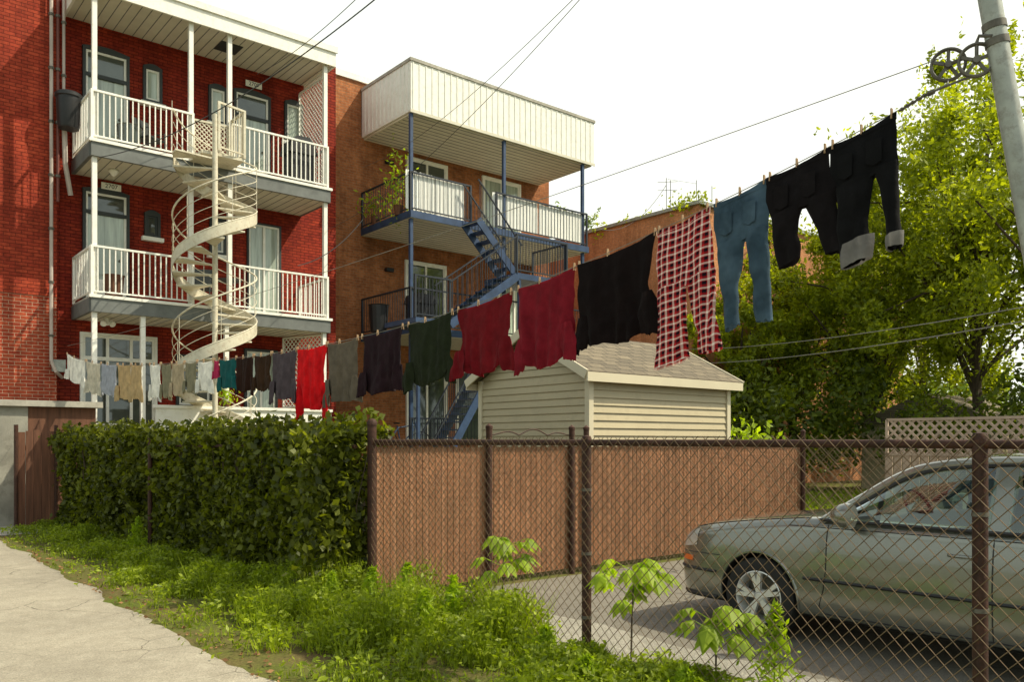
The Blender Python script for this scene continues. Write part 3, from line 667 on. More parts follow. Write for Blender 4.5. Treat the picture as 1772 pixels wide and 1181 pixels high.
for i in range(260):
    yy=random.uniform(7.3,16.4); a=random.uniform(-.4,.4); m.tube([(hx(yy)+.2,yy,random.uniform(0,.5)),(hx(yy)+.08,yy+a*.4,random.uniform(.6,1.1)),(hx(yy)+random.uniform(-.05,.3),yy+a,random.uniform(1.3,1.75))],[.008,.006,.003],'bark',4,cap=False)
m.build('twigs',hd)
# ---------------------------------------------------------------- verge
n=100000
y=rng.uniform(.5,17.0,n); x=2.1+ (rng.beta(1.9,1.2,n))*2.35
keep=(x<np.array([hx(v) for v in y])+.05)|(y<7.3); x=x[keep];y=y[keep]
cl=np.array([noise.noise(Vector((a*1.7,b*1.7,0)))+.6*noise.noise(Vector((a*5,b*5,3))) for a,b in zip(x,y)])
edge=np.clip((x-2.15)/1.0,0,1)
keep=rng.random(len(x))<np.clip(.45+cl*1.5,0.04,1)*(.10+.90*edge)*np.where(y>10,.6,1); x=x[keep];y=y[keep];cl=cl[keep];edge=edge[keep]
hgt=(.05+.30*np.clip(cl+.35,0,1)*edge); hgt*=np.where(y>8.5,.6,1.0)*np.where((x>3.2)&(y<7),1.15,1.0)
hgt*=np.clip((y-3.0)/2.2,.42,1.0)
vg=empty('grass_verge')
nb=len(x); lean=rng.normal(size=(nb,2))*.35*hgt[:,None]; ang=rng.uniform(0,2*math.pi,nb); wd=.006
hb=hgt*rng.uniform(.6,1.6,nb)
V=np.empty((nb,3,3)); V[:,0]=np.stack([x-wd*np.cos(ang),y-wd*np.sin(ang),np.zeros(nb)],1); V[:,1]=np.stack([x+wd*np.cos(ang),y+wd*np.sin(ang),np.zeros(nb)],1); V[:,2]=np.stack([x+lean[:,0],y+lean[:,1],hb],1)
me=bpy.data.meshes.new('blades'); me.vertices.add(3*nb); me.vertices.foreach_set('co',V.reshape(-1)); me.loops.add(3*nb); me.loops.foreach_set('vertex_index',np.arange(3*nb,dtype=np.int32)); me.polygons.add(nb); me.polygons.foreach_set('loop_start',np.arange(0,3*nb,3,dtype=np.int32)); me.polygons.foreach_set('loop_total',np.full(nb,3,dtype=np.int32)); me.materials.append(M['leaf_grass']); me.update(calc_edges=True)
ob_=bpy.data.objects.new('blades',me); scene.collection.objects.link(ob_); ob_.parent=vg
xs=np.repeat(x,2);ys=np.repeat(y,2);hs=np.repeat(hgt,2)
C=np.stack([xs+rng.normal(size=len(xs))*.03,ys+rng.normal(size=len(xs))*.03,.01+hs*rng.random(len(xs))**.6*1.15],1)
leaves('weed_foliage',C,.05,.021,'leaf_grass',vg,flat=.3)
nd=300; yd=rng.uniform(3,17,nd); C=np.stack([2.3+np.abs(rng.normal(size=nd))*.2-.1,yd,np.full(nd,.015)],1); leaves('fallen_leaves',C,.04,.022,'dry',vg,flat=.9)
def broad(name,x,y,H,spread,n,seed,ll=.17):
    rr=np.random.default_rng(seed); mb=MB(); 
    stem=[(x,y,0),(x+.02,y+.01,H*.5),(x+.03,y,H*.92)]; mb.tube(stem,[.008,.006,.004],'bark',5)
    for i in range(n):
        a=rr.uniform(0,2*math.pi); zz_=H*rr.uniform(.55,.97); R_=spread*rr.uniform(.35,1)
        base=Vector((x+.02,y,zz_)); tip=base+Vector((math.cos(a)*R_,math.sin(a)*R_,.08)); mb.tube([base,tip],.003,'leaf_weed',4)
        for k_ in range(5):
            b_=a+(k_-2)*.55; l=ll*(1-.14*abs(k_-2))*rr.uniform(.85,1.15); d=Vector((math.cos(b_),math.sin(b_),-.5)).normalized(); sd=Vector((-math.sin(b_),math.cos(b_),0))*l*.30
            mid=tip+d*l*.45+Vector((0,0,.018)); end=tip+d*l+Vector((0,0,-.04))
            mb.add([tip,mid+sd-Vector((0,0,.025)),end,mid-sd-Vector((0,0,.025)),mid],[(0,1,4),(1,2,4),(2,3,4),(3,0,4)],'leaf_weed')
    return mb.build(name)
def at(px,X_): 
    a,b=ray(px); d=X_/a; return X_,b*d
for nm,px,XX,H,s_,n_,sd in (('broadleaf_weed',868,4.45,.72,.22,14,1),('broadleaf_weed.001',1092,4.38,.68,.24,16,2),('broadleaf_weed.002',1238,4.3,.50,.22,15,3),('broadleaf_weed.003',1505,3.9,.18,.15,8,5)):
    xx,yy=at(px,XX); broad(nm,xx,yy,H,s_,n_,sd)
def tallweed(name,x,y,H,n=420):
    e=empty(name); mb=MB(); mb.tube([(x,y,0),(x+.03,y,H)],.005,'leaf_weed',5); mb.build('stem',e)
    t=rng.random(n)**.8; C=np.stack([x+.03*t+rng.normal(size=n)*.09*(1.1-t),y+rng.normal(size=n)*.09*(1.1-t),t*H],1); leaves('leaves',C,.07,.02,'leaf_weed',e)
for i,(px,XX,H) in enumerate(((1338,4.25,.6),(700,3.9,.5),(235,3.4,.5),(1620,3.9,.3),(640,3.7,.45),(780,4.0,.45),(940,3.9,.25),(570,3.6,.35),(730,3.6,.4),(1180,3.95,.2),(1010,3.7,.2))):
    xx,yy=at(px,XX); tallweed('tall_weed'+('' if i==0 else '.%03d'%i),xx,yy,H)
n=22000; x=rng.uniform(12,24,n); y=rng.uniform(0,13,n); C=np.stack([x,y,rng.random(n)*.12],1); leaves('lawn',C,.24,.06,'leaf_grass',None,down=-.6)
# ---------------------------------------------------------------- trees
def tree(name,x,y,H,R,zc0,nl,cl,seed,ls=(.17,.075),mat='leaf_tree',tr=.18):
    rr=np.random.default_rng(seed); e=empty(name); mb=MB(); 
    mb.tube([(x,y,0),(x+.1,y,H*.2),(x-.1,y+.1,H*.45),(x,y,H*.8)],[tr,tr*.8,tr*.5,tr*.12],'bark',9)
    Cs=[];zc=(zc0+H)/2;rz=(H-zc0)/2
    for i in range(cl):
        v=rr.normal(size=3); v/=np.linalg.norm(v); q=rr.random()**.45
        c=np.array([x,y,zc])+v*q*np.array([R,R,rz])*rr.uniform(.75,1.15); rad=rr.uniform(.25,.85)*R/4*1.1
        if i<cl*.45:
            t0=rr.uniform(.2,.65); mb.tube([(x,y,H*t0),tuple((np.array([x,y,H*t0])+c)/2+[0,0,.3]),tuple(c)],[tr*.32,tr*.2,.02],'bark',5,cap=False)
        k=int(nl/cl*rr.uniform(.6,1.5)); pts=rr.normal(size=(k,3)); pts/=np.linalg.norm(pts,axis=1)[:,None]; pts*=(rr.random((k,1))**.5)
        Cs.append(c+pts*rad*np.array([1,1,rr.uniform(.9,1.7)]))
        for s_ in range(5):
            dr=rr.normal(size=3); dr[2]=abs(dr[2])*1.3; dr/=np.linalg.norm(dr); t=rr.random(24)[:,None]
            Cs.append(c+dr*t*rad*2.3+rr.normal(size=(24,3))*.07)
    leaves('crown',np.concatenate(Cs),ls[0],ls[1],mat,e); mb.build('trunk_and_limbs',e,60)
def atd(px,d): a,b=ray(px); return a*d,b*d
TT=[('tree',1690,24,12.3,4.3,2.6,34000,110,1),('tree',1880,20,11.5,3.6,2.4,15000,70,2),('tree',1500,27,9.8,3.4,2.0,24000,80,3),('tree',1370,29,9.0,3.0,1.5,18000,70,4),('tree',1285,27,6.6,2.1,1.2,12000,45,5),('tree',1600,33,12.0,4.0,2,9000,50,6)]
for i,(nm,px,d,H,R_,z0,nl,cl,sd) in enumerate(TT):
    xx,yy=atd(px,d); tree(nm+('' if i==0 else '.%03d'%i),xx,yy,H,R_,z0,nl,cl,sd)
xx,yy=atd(968,44); tree('tree.006',xx,yy,14.6,2.0,6,3000,20,9,mat='leaf_far')
def mass(name,n,fn,ls,mat):
    leaves(name,np.array([fn() for _ in range(n)]),ls[0],ls[1],mat)
bl=[]
for i in range(60):
    px=rng.uniform(1215,2000); d=rng.uniform(22,32); a,b_=atd(px,d); bl.append((a,b_,rng.uniform(.5,3.4),rng.uniform(.8,1.6)))
def f1():
    a,b_,c,r_=bl[rng.integers(len(bl))]; v=rng.normal(size=3); v/=np.linalg.norm(v); v*=r_*rng.random()**.4; return (a+v[0],b_+v[1],max(.05,c+v[2]))
mass('understory_shrubs',26000,f1,(.2,.1),'leaf_under')
bl2=[]
for i in range(220):
    px=rng.uniform(850,2600); d=rng.uniform(48,70); a,b_=atd(px,d); bl2.append((a,b_,rng.uniform(1,5.5),rng.uniform(1.5,3)))
def f2():
    a,b_,c,r_=bl2[rng.integers(len(bl2))]; v=rng.normal(size=3); v/=np.linalg.norm(v); v*=r_*rng.random()**.4; return (a+v[0],b_+v[1],max(.1,c+v[2]))
mass('distant_trees',30000,f2,(.6,.35),'leaf_far')
a,b_=atd(1290,15.5); C=rng.normal(size=(420,3))*[.3,.3,.22]+[a,b_,1.45]; leaves('shrub',C,.14,.07,'leaf_weed')
# ---------------------------------------------------------------- clothesline
def lx(y): return 4.669-.0483*y
def lY(px):
    a,b=ray(px); r_=b/a; X_=4.669/(1+.0483*r_); return r_*X_
def lZ(px,py):
    y=lY(px); a,b=ray(px); d=y/b; return EYE+(HOR-py)*d/FPX
LP=[(1640,140),(1550,195),(1430,258),(1330,310),(1228,360),(1135,402),(1000,457),(890,499),(787,537),(700,567),(622,583),(565,597),(515,606),(470,613),(410,620),(340,624),(250,632),(180,630),(115,612)]
ly=np.array([lY(p[0]) for p in LP]); lz_=np.array([lZ(*p) for p in LP])
cf=np.polyfit(ly,lz_,5)
def lineZ(y): return float(np.polyval(cf,y))
cl_=empty('clothesline'); m=MB()
m.tube([(lx(y),y,lineZ(y)) for y in np.linspace(ly[0],ly[-1],120)],.003,'rope',5)
ya,yb=lY(1625),lY(115); za,zb=lZ(1620,100),lineZ(yb)+.15
def upZ(y): 
    t=(y-ya)/(yb-ya); return za+(zb-za)*t-.36*4*t*(1-t)*.35
m.tube([(lx(y)+.02,y,upZ(y)) for y in np.linspace(ya,yb,60)],.003,'rope',5)
m.build('rope',cl_)
pins=MB()
def wave(s_,t,sd,A): 
    tt=.25+min(1,t*1.3)
    return A*tt*(2.2*noise.noise(Vector((s_*6.5,t*1.1,sd*2.3)))+1.5*noise.noise(Vector((s_*17,t*2.0,sd*5.1)))+.6*noise.noise(Vector((s_*30,t*12,sd))))
def strip(mb,edges,mat,sd,A=.02,th_=.03,nc=26,nr=30,toff=0,sag=.02,uv0=0,hem=None):
    T=[e[0] for e in edges];YL=[e[1] for e in edges];YR=[e[2] for e in edges];H=T[-1]
    rows=[];uvs=[]
    for i in range(nr+1):
        u_=i/nr; t=T[0]+(H-T[0])*u_; a=np.interp(t,T,YL);b=np.interp(t,T,YR);row=[];ur=[]
        a+=.016*noise.noise(Vector((t*7,sd,1)));b+=.016*noise.noise(Vector((t*7,sd,5)))
        for j in range(2*nc+1):
            k=j if j<=nc else 2*nc-j; q=k/nc; y=a+(b-a)*q
            edge=math.sin(math.pi*min(1,max(0,q)))**.5
            off=(th_*(.25+min(1,(t)/.2)*.75))*edge*(1 if j<=nc else -1)*.5
            dz=-sag*math.sin(math.pi*q)*(1-t/H) if toff==0 else 0
            if hem: dz+=hem(q)*u_**3+(.022*noise.noise(Vector((q*5,sd,2)))*u_)
            else: dz+=.012*noise.noise(Vector((q*4,sd,7)))*u_
            z=lineZ(y)-t+dz
            row.append((lx(y)-off+wave(y,t,sd,A)+toff,y,z)); ur.append((y*1.0,t))
        rows.append(row);uvs.append(ur)
    mb.grid(rows,mat,uvs)
def pin(y):
    for s_ in (-1,1): pins.beam((lx(y)+s_*.009,y,lineZ(y)-.028),(lx(y)+s_*.004,y+.003,lineZ(y)+.030),.008,.007,'pin')
def cm(name,col,**k):
    if name not in M: M[name]=clothmat(name,col,**k)
    return name
def drop(px,py): return lineZ(lY(px))-lZ(px,py)
def shirt(name,pl,pr,pyb,mat,sd,sl=.5,A=.026):
    yl,yr=lY(pl),lY(pr); W=yl-yr; H=drop((pl+pr)/2,pyb); mb=MB()
    rr=random.Random(sd*11); j1,j2=rr.uniform(-.05,.05),rr.uniform(-.05,.05)
    strip(mb,[(0,yl,yr),(H*.2,yl-W*.03,yr+W*.03),(H*.5,yl-W*(.05+j1),yr+W*(.04+j2)),(H*.75,yl-W*.03,yr+W*.03),(H*.9,yl-W*.10,yr+W*.09),(H*.98,yl-W*.2,yr+W*.2)],mat,sd,A,hem=lambda q:-.035*H*math.sin(math.pi*q)+.02*H*math.cos(6*q+sd))
    l1=H*(1.0+.06*sl+rr.uniform(-.04,.05)); l2=H*(1.0+.07*sl+rr.uniform(-.04,.05))
    strip(mb,[(H*.62,yl-W*.02,yl-W*.16),(H*.85,yl+W*.06,yl-W*.2),(l1,yl+W*(.07+j1*.5),yl-W*.16)],mat,sd+1,A*.8,nc=10,nr=12,toff=-.02,hem=lambda q:.03*H*(q-.5)*2)
    strip(mb,[(H*.60,yr+W*.16,yr+W*.02),(H*.83,yr+W*.2,yr-W*.07),(l2,yr+W*.14,yr-W*(.09+j2*.5))],mat,sd+2,A*.8,nc=10,nr=12,toff=-.018,hem=lambda q:-.03*H*(q-.5)*2)
    mb.build(name,None,60); pin(yl-.01);pin(yr+.01)
    if W>.45: pin((yl+yr)/2+.1*W)
def trousers(name,pl,pr,crotch,l1,l2,mat,sd,A=.014,cuff=None,pockets=True,th2=.075,gap=.03):
    yl,yr=lY(pl),lY(pr);W=yl-yr; mb=MB()
    c=lY(crotch[0]);tc=drop(*crotch)
    a0,a1,ta=lY(l1[0]),lY(l1[1]),drop((l1[0]+l1[1])/2,l1[2]); b0,b1,tb=lY(l2[0]),lY(l2[1]),drop((l2[0]+l2[1])/2,l2[2])
    mid=(yl+yr)/2
    strip(mb,[(0,yl,yr),(tc*.5,yl+W*.01,yr-W*.02),(tc,yl-.0*W+(a0-yl)*tc/ta,yr+(b1-yr)*tc/tb)],mat,sd,A,th_=.05,nc=24,nr=14)
    strip(mb,[(tc*.9,yl+(a0-yl)*tc*.9/ta,c-.005),((tc+ta)/2,(yl+a0)/2+(a0-yl)*.1,(c+a1)/2+gap),(ta,a0,a1)],mat,sd,A,th_=th2,nc=14,nr=26,toff=-.004,hem=lambda q:.02*q)
    strip(mb,[(tc*.9,c+.005,yr+(b1-yr)*tc*.9/tb),((tc+tb)/2,(c+b0)/2-gap*.7,(yr+b1)/2),(tb,b0,b1)],mat,sd,A,th_=th2,nc=14,nr=26,toff=.004,hem=lambda q:-.02*q)
    strip(mb,[(-.004,yl+.006,yr-.006),(.042,yl+.006,yr-.006)],mat,sd,A,th_=.062,nc=24,nr=2,toff=0)
    if pockets:
        for yc in (yl-W*.28,yr+W*.28):
            for s_ in (-1,1):
                mb.grid([[(lx(yc)+s_*.034+wave(yc,t,sd,A),yc+q*W*.12,lineZ(yc)-t-(.02 if (q==0 and t>.2) else 0)) for q in (-1,0,1)] for t in (.1,.16,.23)],mat)
    if cuff:
        for (u0,u1,t,k_) in ((a0,a1,ta,.13),(b0,b1,tb,.07)): strip(mb,[(t-k_,u0+.010,u1-.010),(t+.004,u0+.010,u1-.010)],cuff,sd,A,th_=.09,nc=14,nr=3,toff=-.003)
    mb.build(name,None,60); pin(yl-.02);pin(yr+.02);pin(mid)
cm('black_denim',(.009,.009,.010));cm('cuff_grey',(.20,.19,.18));cm('charcoal_denim',(.011,.009,.010));cm('blue_denim',(.045,.078,.11),denim=True);cm('plaid',(1,0,0),plaid=True)
cm('black_cotton',(.010,.006,.006));cm('maroon',(.21,.012,.022));cm('maroon2',(.17,.009,.014));cm('forest',(.020,.026,.012));cm('aubergine',(.024,.011,.015));cm('taupe',(.14,.115,.085));cm('bright_red',(.64,.008,.012));cm('mauve',(.09,.07,.08));cm('brown',(.045,.022,.010));cm('dkbrown',(.03,.013,.008));cm('teal',(.01,.10,.10));cm('pink',(.45,.03,.10));cm('whitec',(.78,.77,.72));cm('olive',(.25,.23,.15));cm('beigec',(.45,.37,.25));cm('tan',(.52,.38,.20));cm('bluegrey',(.38,.40,.46));cm('cream',(.6,.56,.46))
trousers('black_jeans',1436,1550,(1512,305),(1458,1510,455),(1538,1563,428),'black_denim',1,cuff='cuff_grey')
trousers('dark_jeans',1328,1434,(1392,360),(1350,1390,460),(1425,1470,432),'charcoal_denim',2)
trousers('blue_jeans',1236,1328,(1292,415),(1254,1281,570),(1308,1336,553),'blue_denim',3)
trousers('plaid_pyjama_trousers',1137,1229,(1192,495),(1136,1188,634),(1210,1252,606),'plaid',4,A=.018,pockets=False,gap=0)
shirt('black_shirt',1001,1136,590,'black_cotton',5); shirt('maroon_shirt',896,996,632,'maroon',6); shirt('maroon_shirt.001',792,886,644,'maroon2',7)
shirt('dark_green_shirt',706,784,664,'forest',8); shirt('aubergine_shirt',626,698,680,'aubergine',9); shirt('taupe_shirt',567,620,695,'taupe',10); shirt('red_shirt',515,566,708,'bright_red',11,sl=2.4)
shirt('mauve_shirt',471,514,690,'mauve',12,sl=.8)
L2=[('brown_shirt',440,470,676,'brown'),('brown_shirt.001',409,439,678,'dkbrown'),('teal_shirt',379,409,672,'teal'),('pink_shirt',371,380,655,'pink'),('white_shirt',342,369,676,'whitec'),('olive_shirt',320,341,679,'olive'),('beige_shirt',297,319,684,'beigec'),('olive_shirt.001',279,297,688,'olive'),('white_shirt.001',259,278,688,'whitec'),('tan_shirt',227,246,691,'tan'),('tan_shirt.001',204,227,691,'tan'),('blue_grey_shirt',175,203,683,'bluegrey'),('cream_shirt',150,175,680,'cream'),('white_shirt.002',116,148,663,'whitec')]
for i,(a,b_,c,d,e_) in enumerate(L2): shirt(a,b_,c,d,e_,13+i,A=.018,sl=.6+(i*37%10)/12)
pins.build('pins',cl_)
# pole
pl=empty('clothesline_pole'); m=MB(); dP=4.2
top=WD(1697,-90,dP+.05); base=WD(1940,1300,dP); base.z=0
ax=(top-base).normalized()
m.tube([base+(top-base)*t for t in np.linspace(0,1.2,14)],.052,'galv',18)
m.build('pole',pl,40)
m=MB()
def pulley(c,hdir,R_):
    c=Vector(c);h_=Vector(hdir).normalized();nr=h_.cross(Vector((0,0,1)))
    m.lathe(c,nr,[(R_,-.012),(R_*.93,-.004),(R_*.93,.004),(R_,.012),(R_*.9,.014),(R_*.82,0),(R_*.9,-.014)],'iron',32,closed=True)
    for i in range(5):
        a=2*math.pi*i/5+.3; m.beam(c+(h_*math.cos(a)+Vector((0,0,1))*math.sin(a))*.012,c+(h_*math.cos(a)+Vector((0,0,1))*math.sin(a))*R_*.88,.012,.016,'iron')
    m.lathe(c,nr,[(0,-.02),(.018,-.02),(.022,0),(.018,.02),(0,.02)],'iron',12)
hd_=(-.2,.98,0)
c1=WD(1641,112,4.42);c2=WD(1690,104,4.28)
pulley(c1,(.45,-.89,0),.088);pulley(c2,(.45,-.89,0),.088)
def onp(py): 
    t=(WD(1700,py,dP).z-base.z)/(top.z-base.z); return base+(top-base)*t
for z_ in (38,66): 
    q=onp(z_); m.tube([q-ax*.018,q+ax*.018],.057,'iron',18)
m.tube([onp(60)+Vector((-.05,0,0)),WD(1694,62,4.27),c2+Vector((0,0,.09)),c2],.009,'iron',6)
m.tube([c2,(c1+c2)/2+Vector((0,0,.02)),c1],.01,'iron',6)
e=WD(1640,148,4.3); 
m.tube([c1+Vector((0,0,-.08)),e],.004,'rope',5); m.tube([c2+Vector((0,0,-.08)),WD(1665,138,4.3),e,WD(1605,162,4.42),WD(1556,192,4.6)],.006,'iron',6)
m.tube([WD(1616,158,4.40),WD(1606,163,4.43)],.014,'iron',8)
for k_ in range(10):
    t=k_/10; q=WD(1605,162,4.42).lerp(WD(1556,192,4.6),t); m.lathe(q,(0.5,-.5,.3*(1 if k_%2 else -1)),[(.012,-.004),(.012,.004)],'iron',8)
m.build('pulleys',pl,40)
def wire(name,pts,r,sag=0,mat='cable',n=30):
    mb=MB(); a,b_=pts; mb.tube([a.lerp(b_,t)-Vector((0,0,sag*4*t*(1-t))) for t in np.linspace(0,1,n)],r,mat,5); mb.build(name)
wire('overhead_cable',(WD(690,-35,9),WD(172,272,16.6)),.008,.35)
wire('overhead_cable.001',(WD(640,-25,9.2),WD(445,128,15)),.005,.1)
wire('overhead_cable.002',(WD(1020,-20,8),WD(560,400,20.5)),.004,.35); wire('overhead_cable.003',(WD(1040,-50,8),WD(625,290,22)),.004,.3); wire('overhead_cable.004',(WD(628,380,20),WD(515,460,18)),.01,.2)
wire('overhead_cable.005',(WD(1180,605,22),WD(1900,508,9)),.007,.15,'rope'); wire('overhead_cable.006',(WD(1180,630,22),WD(1900,532,9)),.008,.15,'rope')
wire('overhead_cable.007',(WD(1030,395,28),WD(1153,320,30)),.010,.6)
# ---------------------------------------------------------------- car
car=empty('parked_car'); CX,CY=6.62,4.80
def cw(p): return (CX+p[1],CY-p[0],p[2])
M['paint']=pmat('grey_car_paint',(.22,.225,.195),.22,metal=.6,var=.04,scale=1,coat=1.0)
M['tyre']=pmat('tyre_rubber',(.02,.02,.02),.85,var=.2); M['alloy']=pmat('alloy_wheel',(.72,.72,.70),.35,metal=.4,var=.05); M['plastic']=pmat('black_trim',(.02,.02,.02),.5); M['inter']=pmat('car_interior',(.05,.048,.045),.8)
M['amber']=pmat('amber_lens',(.75,.14,.02),.2,coat=1); M['lamp']=pmat('headlamp_lens',(.60,.61,.59),.08,metal=.3,coat=1,var=.3,scale=14); M['glass']=glassmat('car_glass',(.60,.70,.62)); M['chrome']=pmat('chrome',(.7,.7,.7),.15,metal=1)
S=[0,.05,.14,.3,.55,.92,1.3,1.6,2.2,2.9,3.5,4.0,4.3,4.42,4.48]
Wd=[.56,.68,.765,.825,.86,.875,.88,.88,.88,.88,.88,.86,.80,.72,.6]
Zt=[.62,.72,.785,.84,.885,.935,.975,.985,.985,.99,1.0,1.03,1.03,.98,.9]
Zb=[.30,.24,.21,.2,.2,.2,.2,.2,.2,.2,.2,.22,.26,.3,.34]
tab=crom(list(zip(S,Wd,Zt,Zb)),6)
def prof(s_):
    A=np.array(tab); w_=np.interp(s_,A[:,0],A[:,1]);zt=np.interp(s_,A[:,0],A[:,2]);zb=np.interp(s_,A[:,0],A[:,3])
    P=[(0,zb),(w_*.7,zb),(w_*.93,zb+.03),(w_*.985,zb+.12),(w_*1.0,zb+(zt-zb)*.40),(w_*.995,zb+(zt-zb)*.62),(w_*.975,zb+(zt-zb)*.84),(w_*.93,zt-.035),(w_*.83,zt),(w_*.45,zt+.022),(0,zt+.03)]
    return crom(P,5)
sta=np.concatenate([np.linspace(0,.3,14),np.linspace(.34,4.2,90),np.linspace(4.24,4.48,10)])
rings=[]
for s_ in sta:
    pr=prof(s_); ring=[(s_,-a,b_) for a,b_ in pr]+[(s_,a,b_) for a,b_ in pr[-2:0:-1]]; rings.append([cw(q) for q in ring])
nR=len(rings[0]); vs=[q for r_ in rings for q in r_]
fs=[(i*nR+j,(i+1)*nR+j,(i+1)*nR+(j+1)%nR,i*nR+(j+1)%nR) for i in range(len(rings)-1) for j in range(nR)]
fs.append(tuple(range(nR))); fs.append(tuple((len(rings)-1)*nR+j for j in range(nR-1,-1,-1)))
me=bpy.data.meshes.new('body'); me.from_pydata(vs,[],fs)
for k in ('paint','plastic','inter'): me.materials.append(M[k])
body=bpy.data.objects.new('body',me); scene.collection.objects.link(body)
WS=(.93,3.51); WR=.315; ARC=.355
cut=MB()
for ws in WS:
    for sg in (-1,1):
        cut.lathe(cw((ws,sg*.78,.315)),(1,0,0),[(0,-.2),(ARC,-.2),(ARC,.2),(0,.2)],'plastic',48)
co=cut.build('cutter'); 
bm=bmesh.new(); bm.from_mesh(co.data); bmesh.ops.remove_doubles(bm,verts=bm.verts,dist=1e-4); bmesh.ops.recalc_face_normals(bm,faces=bm.faces); bm.to_mesh(co.data); bm.free()
bm=bmesh.new(); bm.from_mesh(me); bmesh.ops.recalc_face_normals(bm,faces=bm.faces); bm.to_mesh(me); bm.free()
md=body.modifiers.new('b','BOOLEAN'); md.object=co; md.operation='DIFFERENCE'; md.solver='EXACT'
bpy.context.view_layer.update()
dg=bpy.context.evaluated_depsgraph_get(); nm_=bpy.data.meshes.new_from_object(body.evaluated_get(dg)); body.modifiers.clear(); body.data=nm_
bpy.data.objects.remove(co)
nm_.materials.clear()
for k in ('paint','plastic','inter'): nm_.materials.append(M[k])
for pgn in nm_.polygons:
    c=pgn.center; s_=CY-c.y; w_=c.x-CX; pgn.material_index=0
    for ws in WS:
        if math.hypot(s_-ws,c.z-.315)<ARC+.004 and abs(w_)<.872 and (abs(w_)<.84 or math.hypot(s_-ws,c.z-.315)<ARC-.001): pgn.material_index=1
    if 1.5<s_<4.0 and c.z>.96 and abs(w_)<.72: pgn.material_index=2
    if c.z<.24: pgn.material_index=1
nm_.shade_smooth(); nm_.set_sharp_from_angle(angle=math.radians(35)); body.parent=car
d=MB()
def side(s_,z,sg=-1,off=.002):
    pr=prof(s_); zs=[q[1] for q in pr[5:41]]; ws=[q[0] for q in pr[5:41]]; return cw((s_,sg*(float(np.interp(z,zs,ws))+off),z))
for sg in (-1,1):
    for pts in ([(1.52,z) for z in np.linspace(.93,.60,8)]+[(1.50,.45),(1.46,.32),(1.50,.27)],[(2.66,z) for z in np.linspace(.95,.27,12)],[(1.5+i*.1,.27) for i in range(17)]):
        d.tube([side(a,b_,sg,.0) for a,b_ in pts],.005,'plastic',5)
    d.tube([side(a,.52,sg,.004) for a in np.linspace(1.34,3.1,16)],.013,'plastic',6)
    d.tube([side(a,.905+.02*(a-1)/3,sg,.0) for a in np.linspace(1.2,3.9,20)],.004,'plastic',5)
    d.tube([side(a,.60+.02*a,sg,.0) for a in np.linspace(.03,.56,12)],.004,'plastic',5)
    d.tube([side(a,.47,sg,.004) for a in np.linspace(.02,.52,12)],.013,'plastic',5)
    d.tube([cw((a,sg*prof(a)[38][0],prof(a)[38][1]+.001)) for a in np.linspace(.25,1.35,14)],.005,'plastic',5)
    d.tube([side(.93+(ARC+.006)*math.cos(t),.315+(ARC+.006)*math.sin(t),sg,.0) for t in np.linspace(-.15,math.pi+.15,28)],.012,'paint',6)
    for sh_ in (2.48,3.35): 
        d.tube([side(sh_-.09,.80,sg,.004),side(sh_-.06,.80,sg,.03),side(sh_+.06,.80,sg,.03),side(sh_+.09,.80,sg,.004)],.012,'paint',8)
    rows=[]
    for a in np.linspace(.02,.30,10):
        pr=prof(a); z0,z1=.62+.05*a/.3,prof(a)[37][1]-.012; rows.append([side(a,z0+(z1-z0)*t,sg,.006) for t in np.linspace(0,1,6)])
    d.grid(rows,'lamp')
    d.grid([[side(a,z,sg,.006) for z in (.53,.575)] for a in np.linspace(.10,.26,6)],'amber')
    d.tube([side(a,.25,sg,.004) for a in np.linspace(.04,.52,10)],.022,'plastic',6)
    mc=Vector(cw((1.72,sg*.97,1.02)))
    d.lathe(mc,(0,-1,0),[(0,-.09),(.05,-.085),(.085,-.04),(.095,.02),(.09,.05),(0,.052)],'paint',14); d.beam(cw((1.70,sg*.86,.97)),cw((1.72,sg*.95,.99)),.05,.04,'plastic')
d.box(CX-.42,CX+.42,CY-.012,CY+.012,.50,.60,'plastic'); d.box(CX-.5,CX+.5,CY-.03,CY+.02,.32,.42,'plastic')
for z in (.52,.55,.58): d.box(CX-.41,CX+.41,CY+.012,CY+.018,z-.005,z+.005,'chrome')
rail=crom([(1.46,.80,.955),(1.72,.735,1.13),(2.0,.665,1.31),(2.25,.63,1.385),(2.7,.615,1.42),(3.2,.61,1.40),(3.55,.63,1.32),(3.85,.70,1.14),(4.02,.75,1.02)],8); ra=np.array(rail)
def rl(s_): return float(np.interp(s_,ra[:,0],ra[:,1])),float(np.interp(s_,ra[:,0],ra[:,2]))
for sg in (-1,1):
    d.tube([cw((q[0],sg*q[1],q[2])) for q in rail],.034,'paint',8)
    d.tube([cw((q[0]+.03,sg*(q[1]+.02),q[2]-.022)) for q in rail[3:-6]],.014,'plastic',6)
    d.tube([cw((a,sg*.835,.965)) for a in np.linspace(1.45,3.95,14)],.014,'plastic',6)
    for (a,b_) in ((2.60,2.74),(3.38,3.44)):
        wt,zt=rl((a+b_)/2); d.add([cw((a,sg*.83,.95)),cw((b_,sg*.83,.95)),cw((b_,sg*(wt+.012),zt-.0)),cw((a,sg*(wt+.012),zt-.0)),cw((a,sg*.79,.95)),cw((b_,sg*.79,.95)),cw((b_,sg*(wt-.03),zt)),cw((a,sg*(wt-.03),zt))],[(0,1,2,3),(4,7,6,5),(0,3,7,4),(1,5,6,2)],'paint' if a<3 else 'plastic')
    d.add([cw((1.86,sg*.83,.96)),cw((1.90,sg*.83,.96)),cw((1.90,sg*.71,1.22)),cw((1.86,sg*.71,1.22))],[(0,1,2,3)],'plastic')
rows=[]
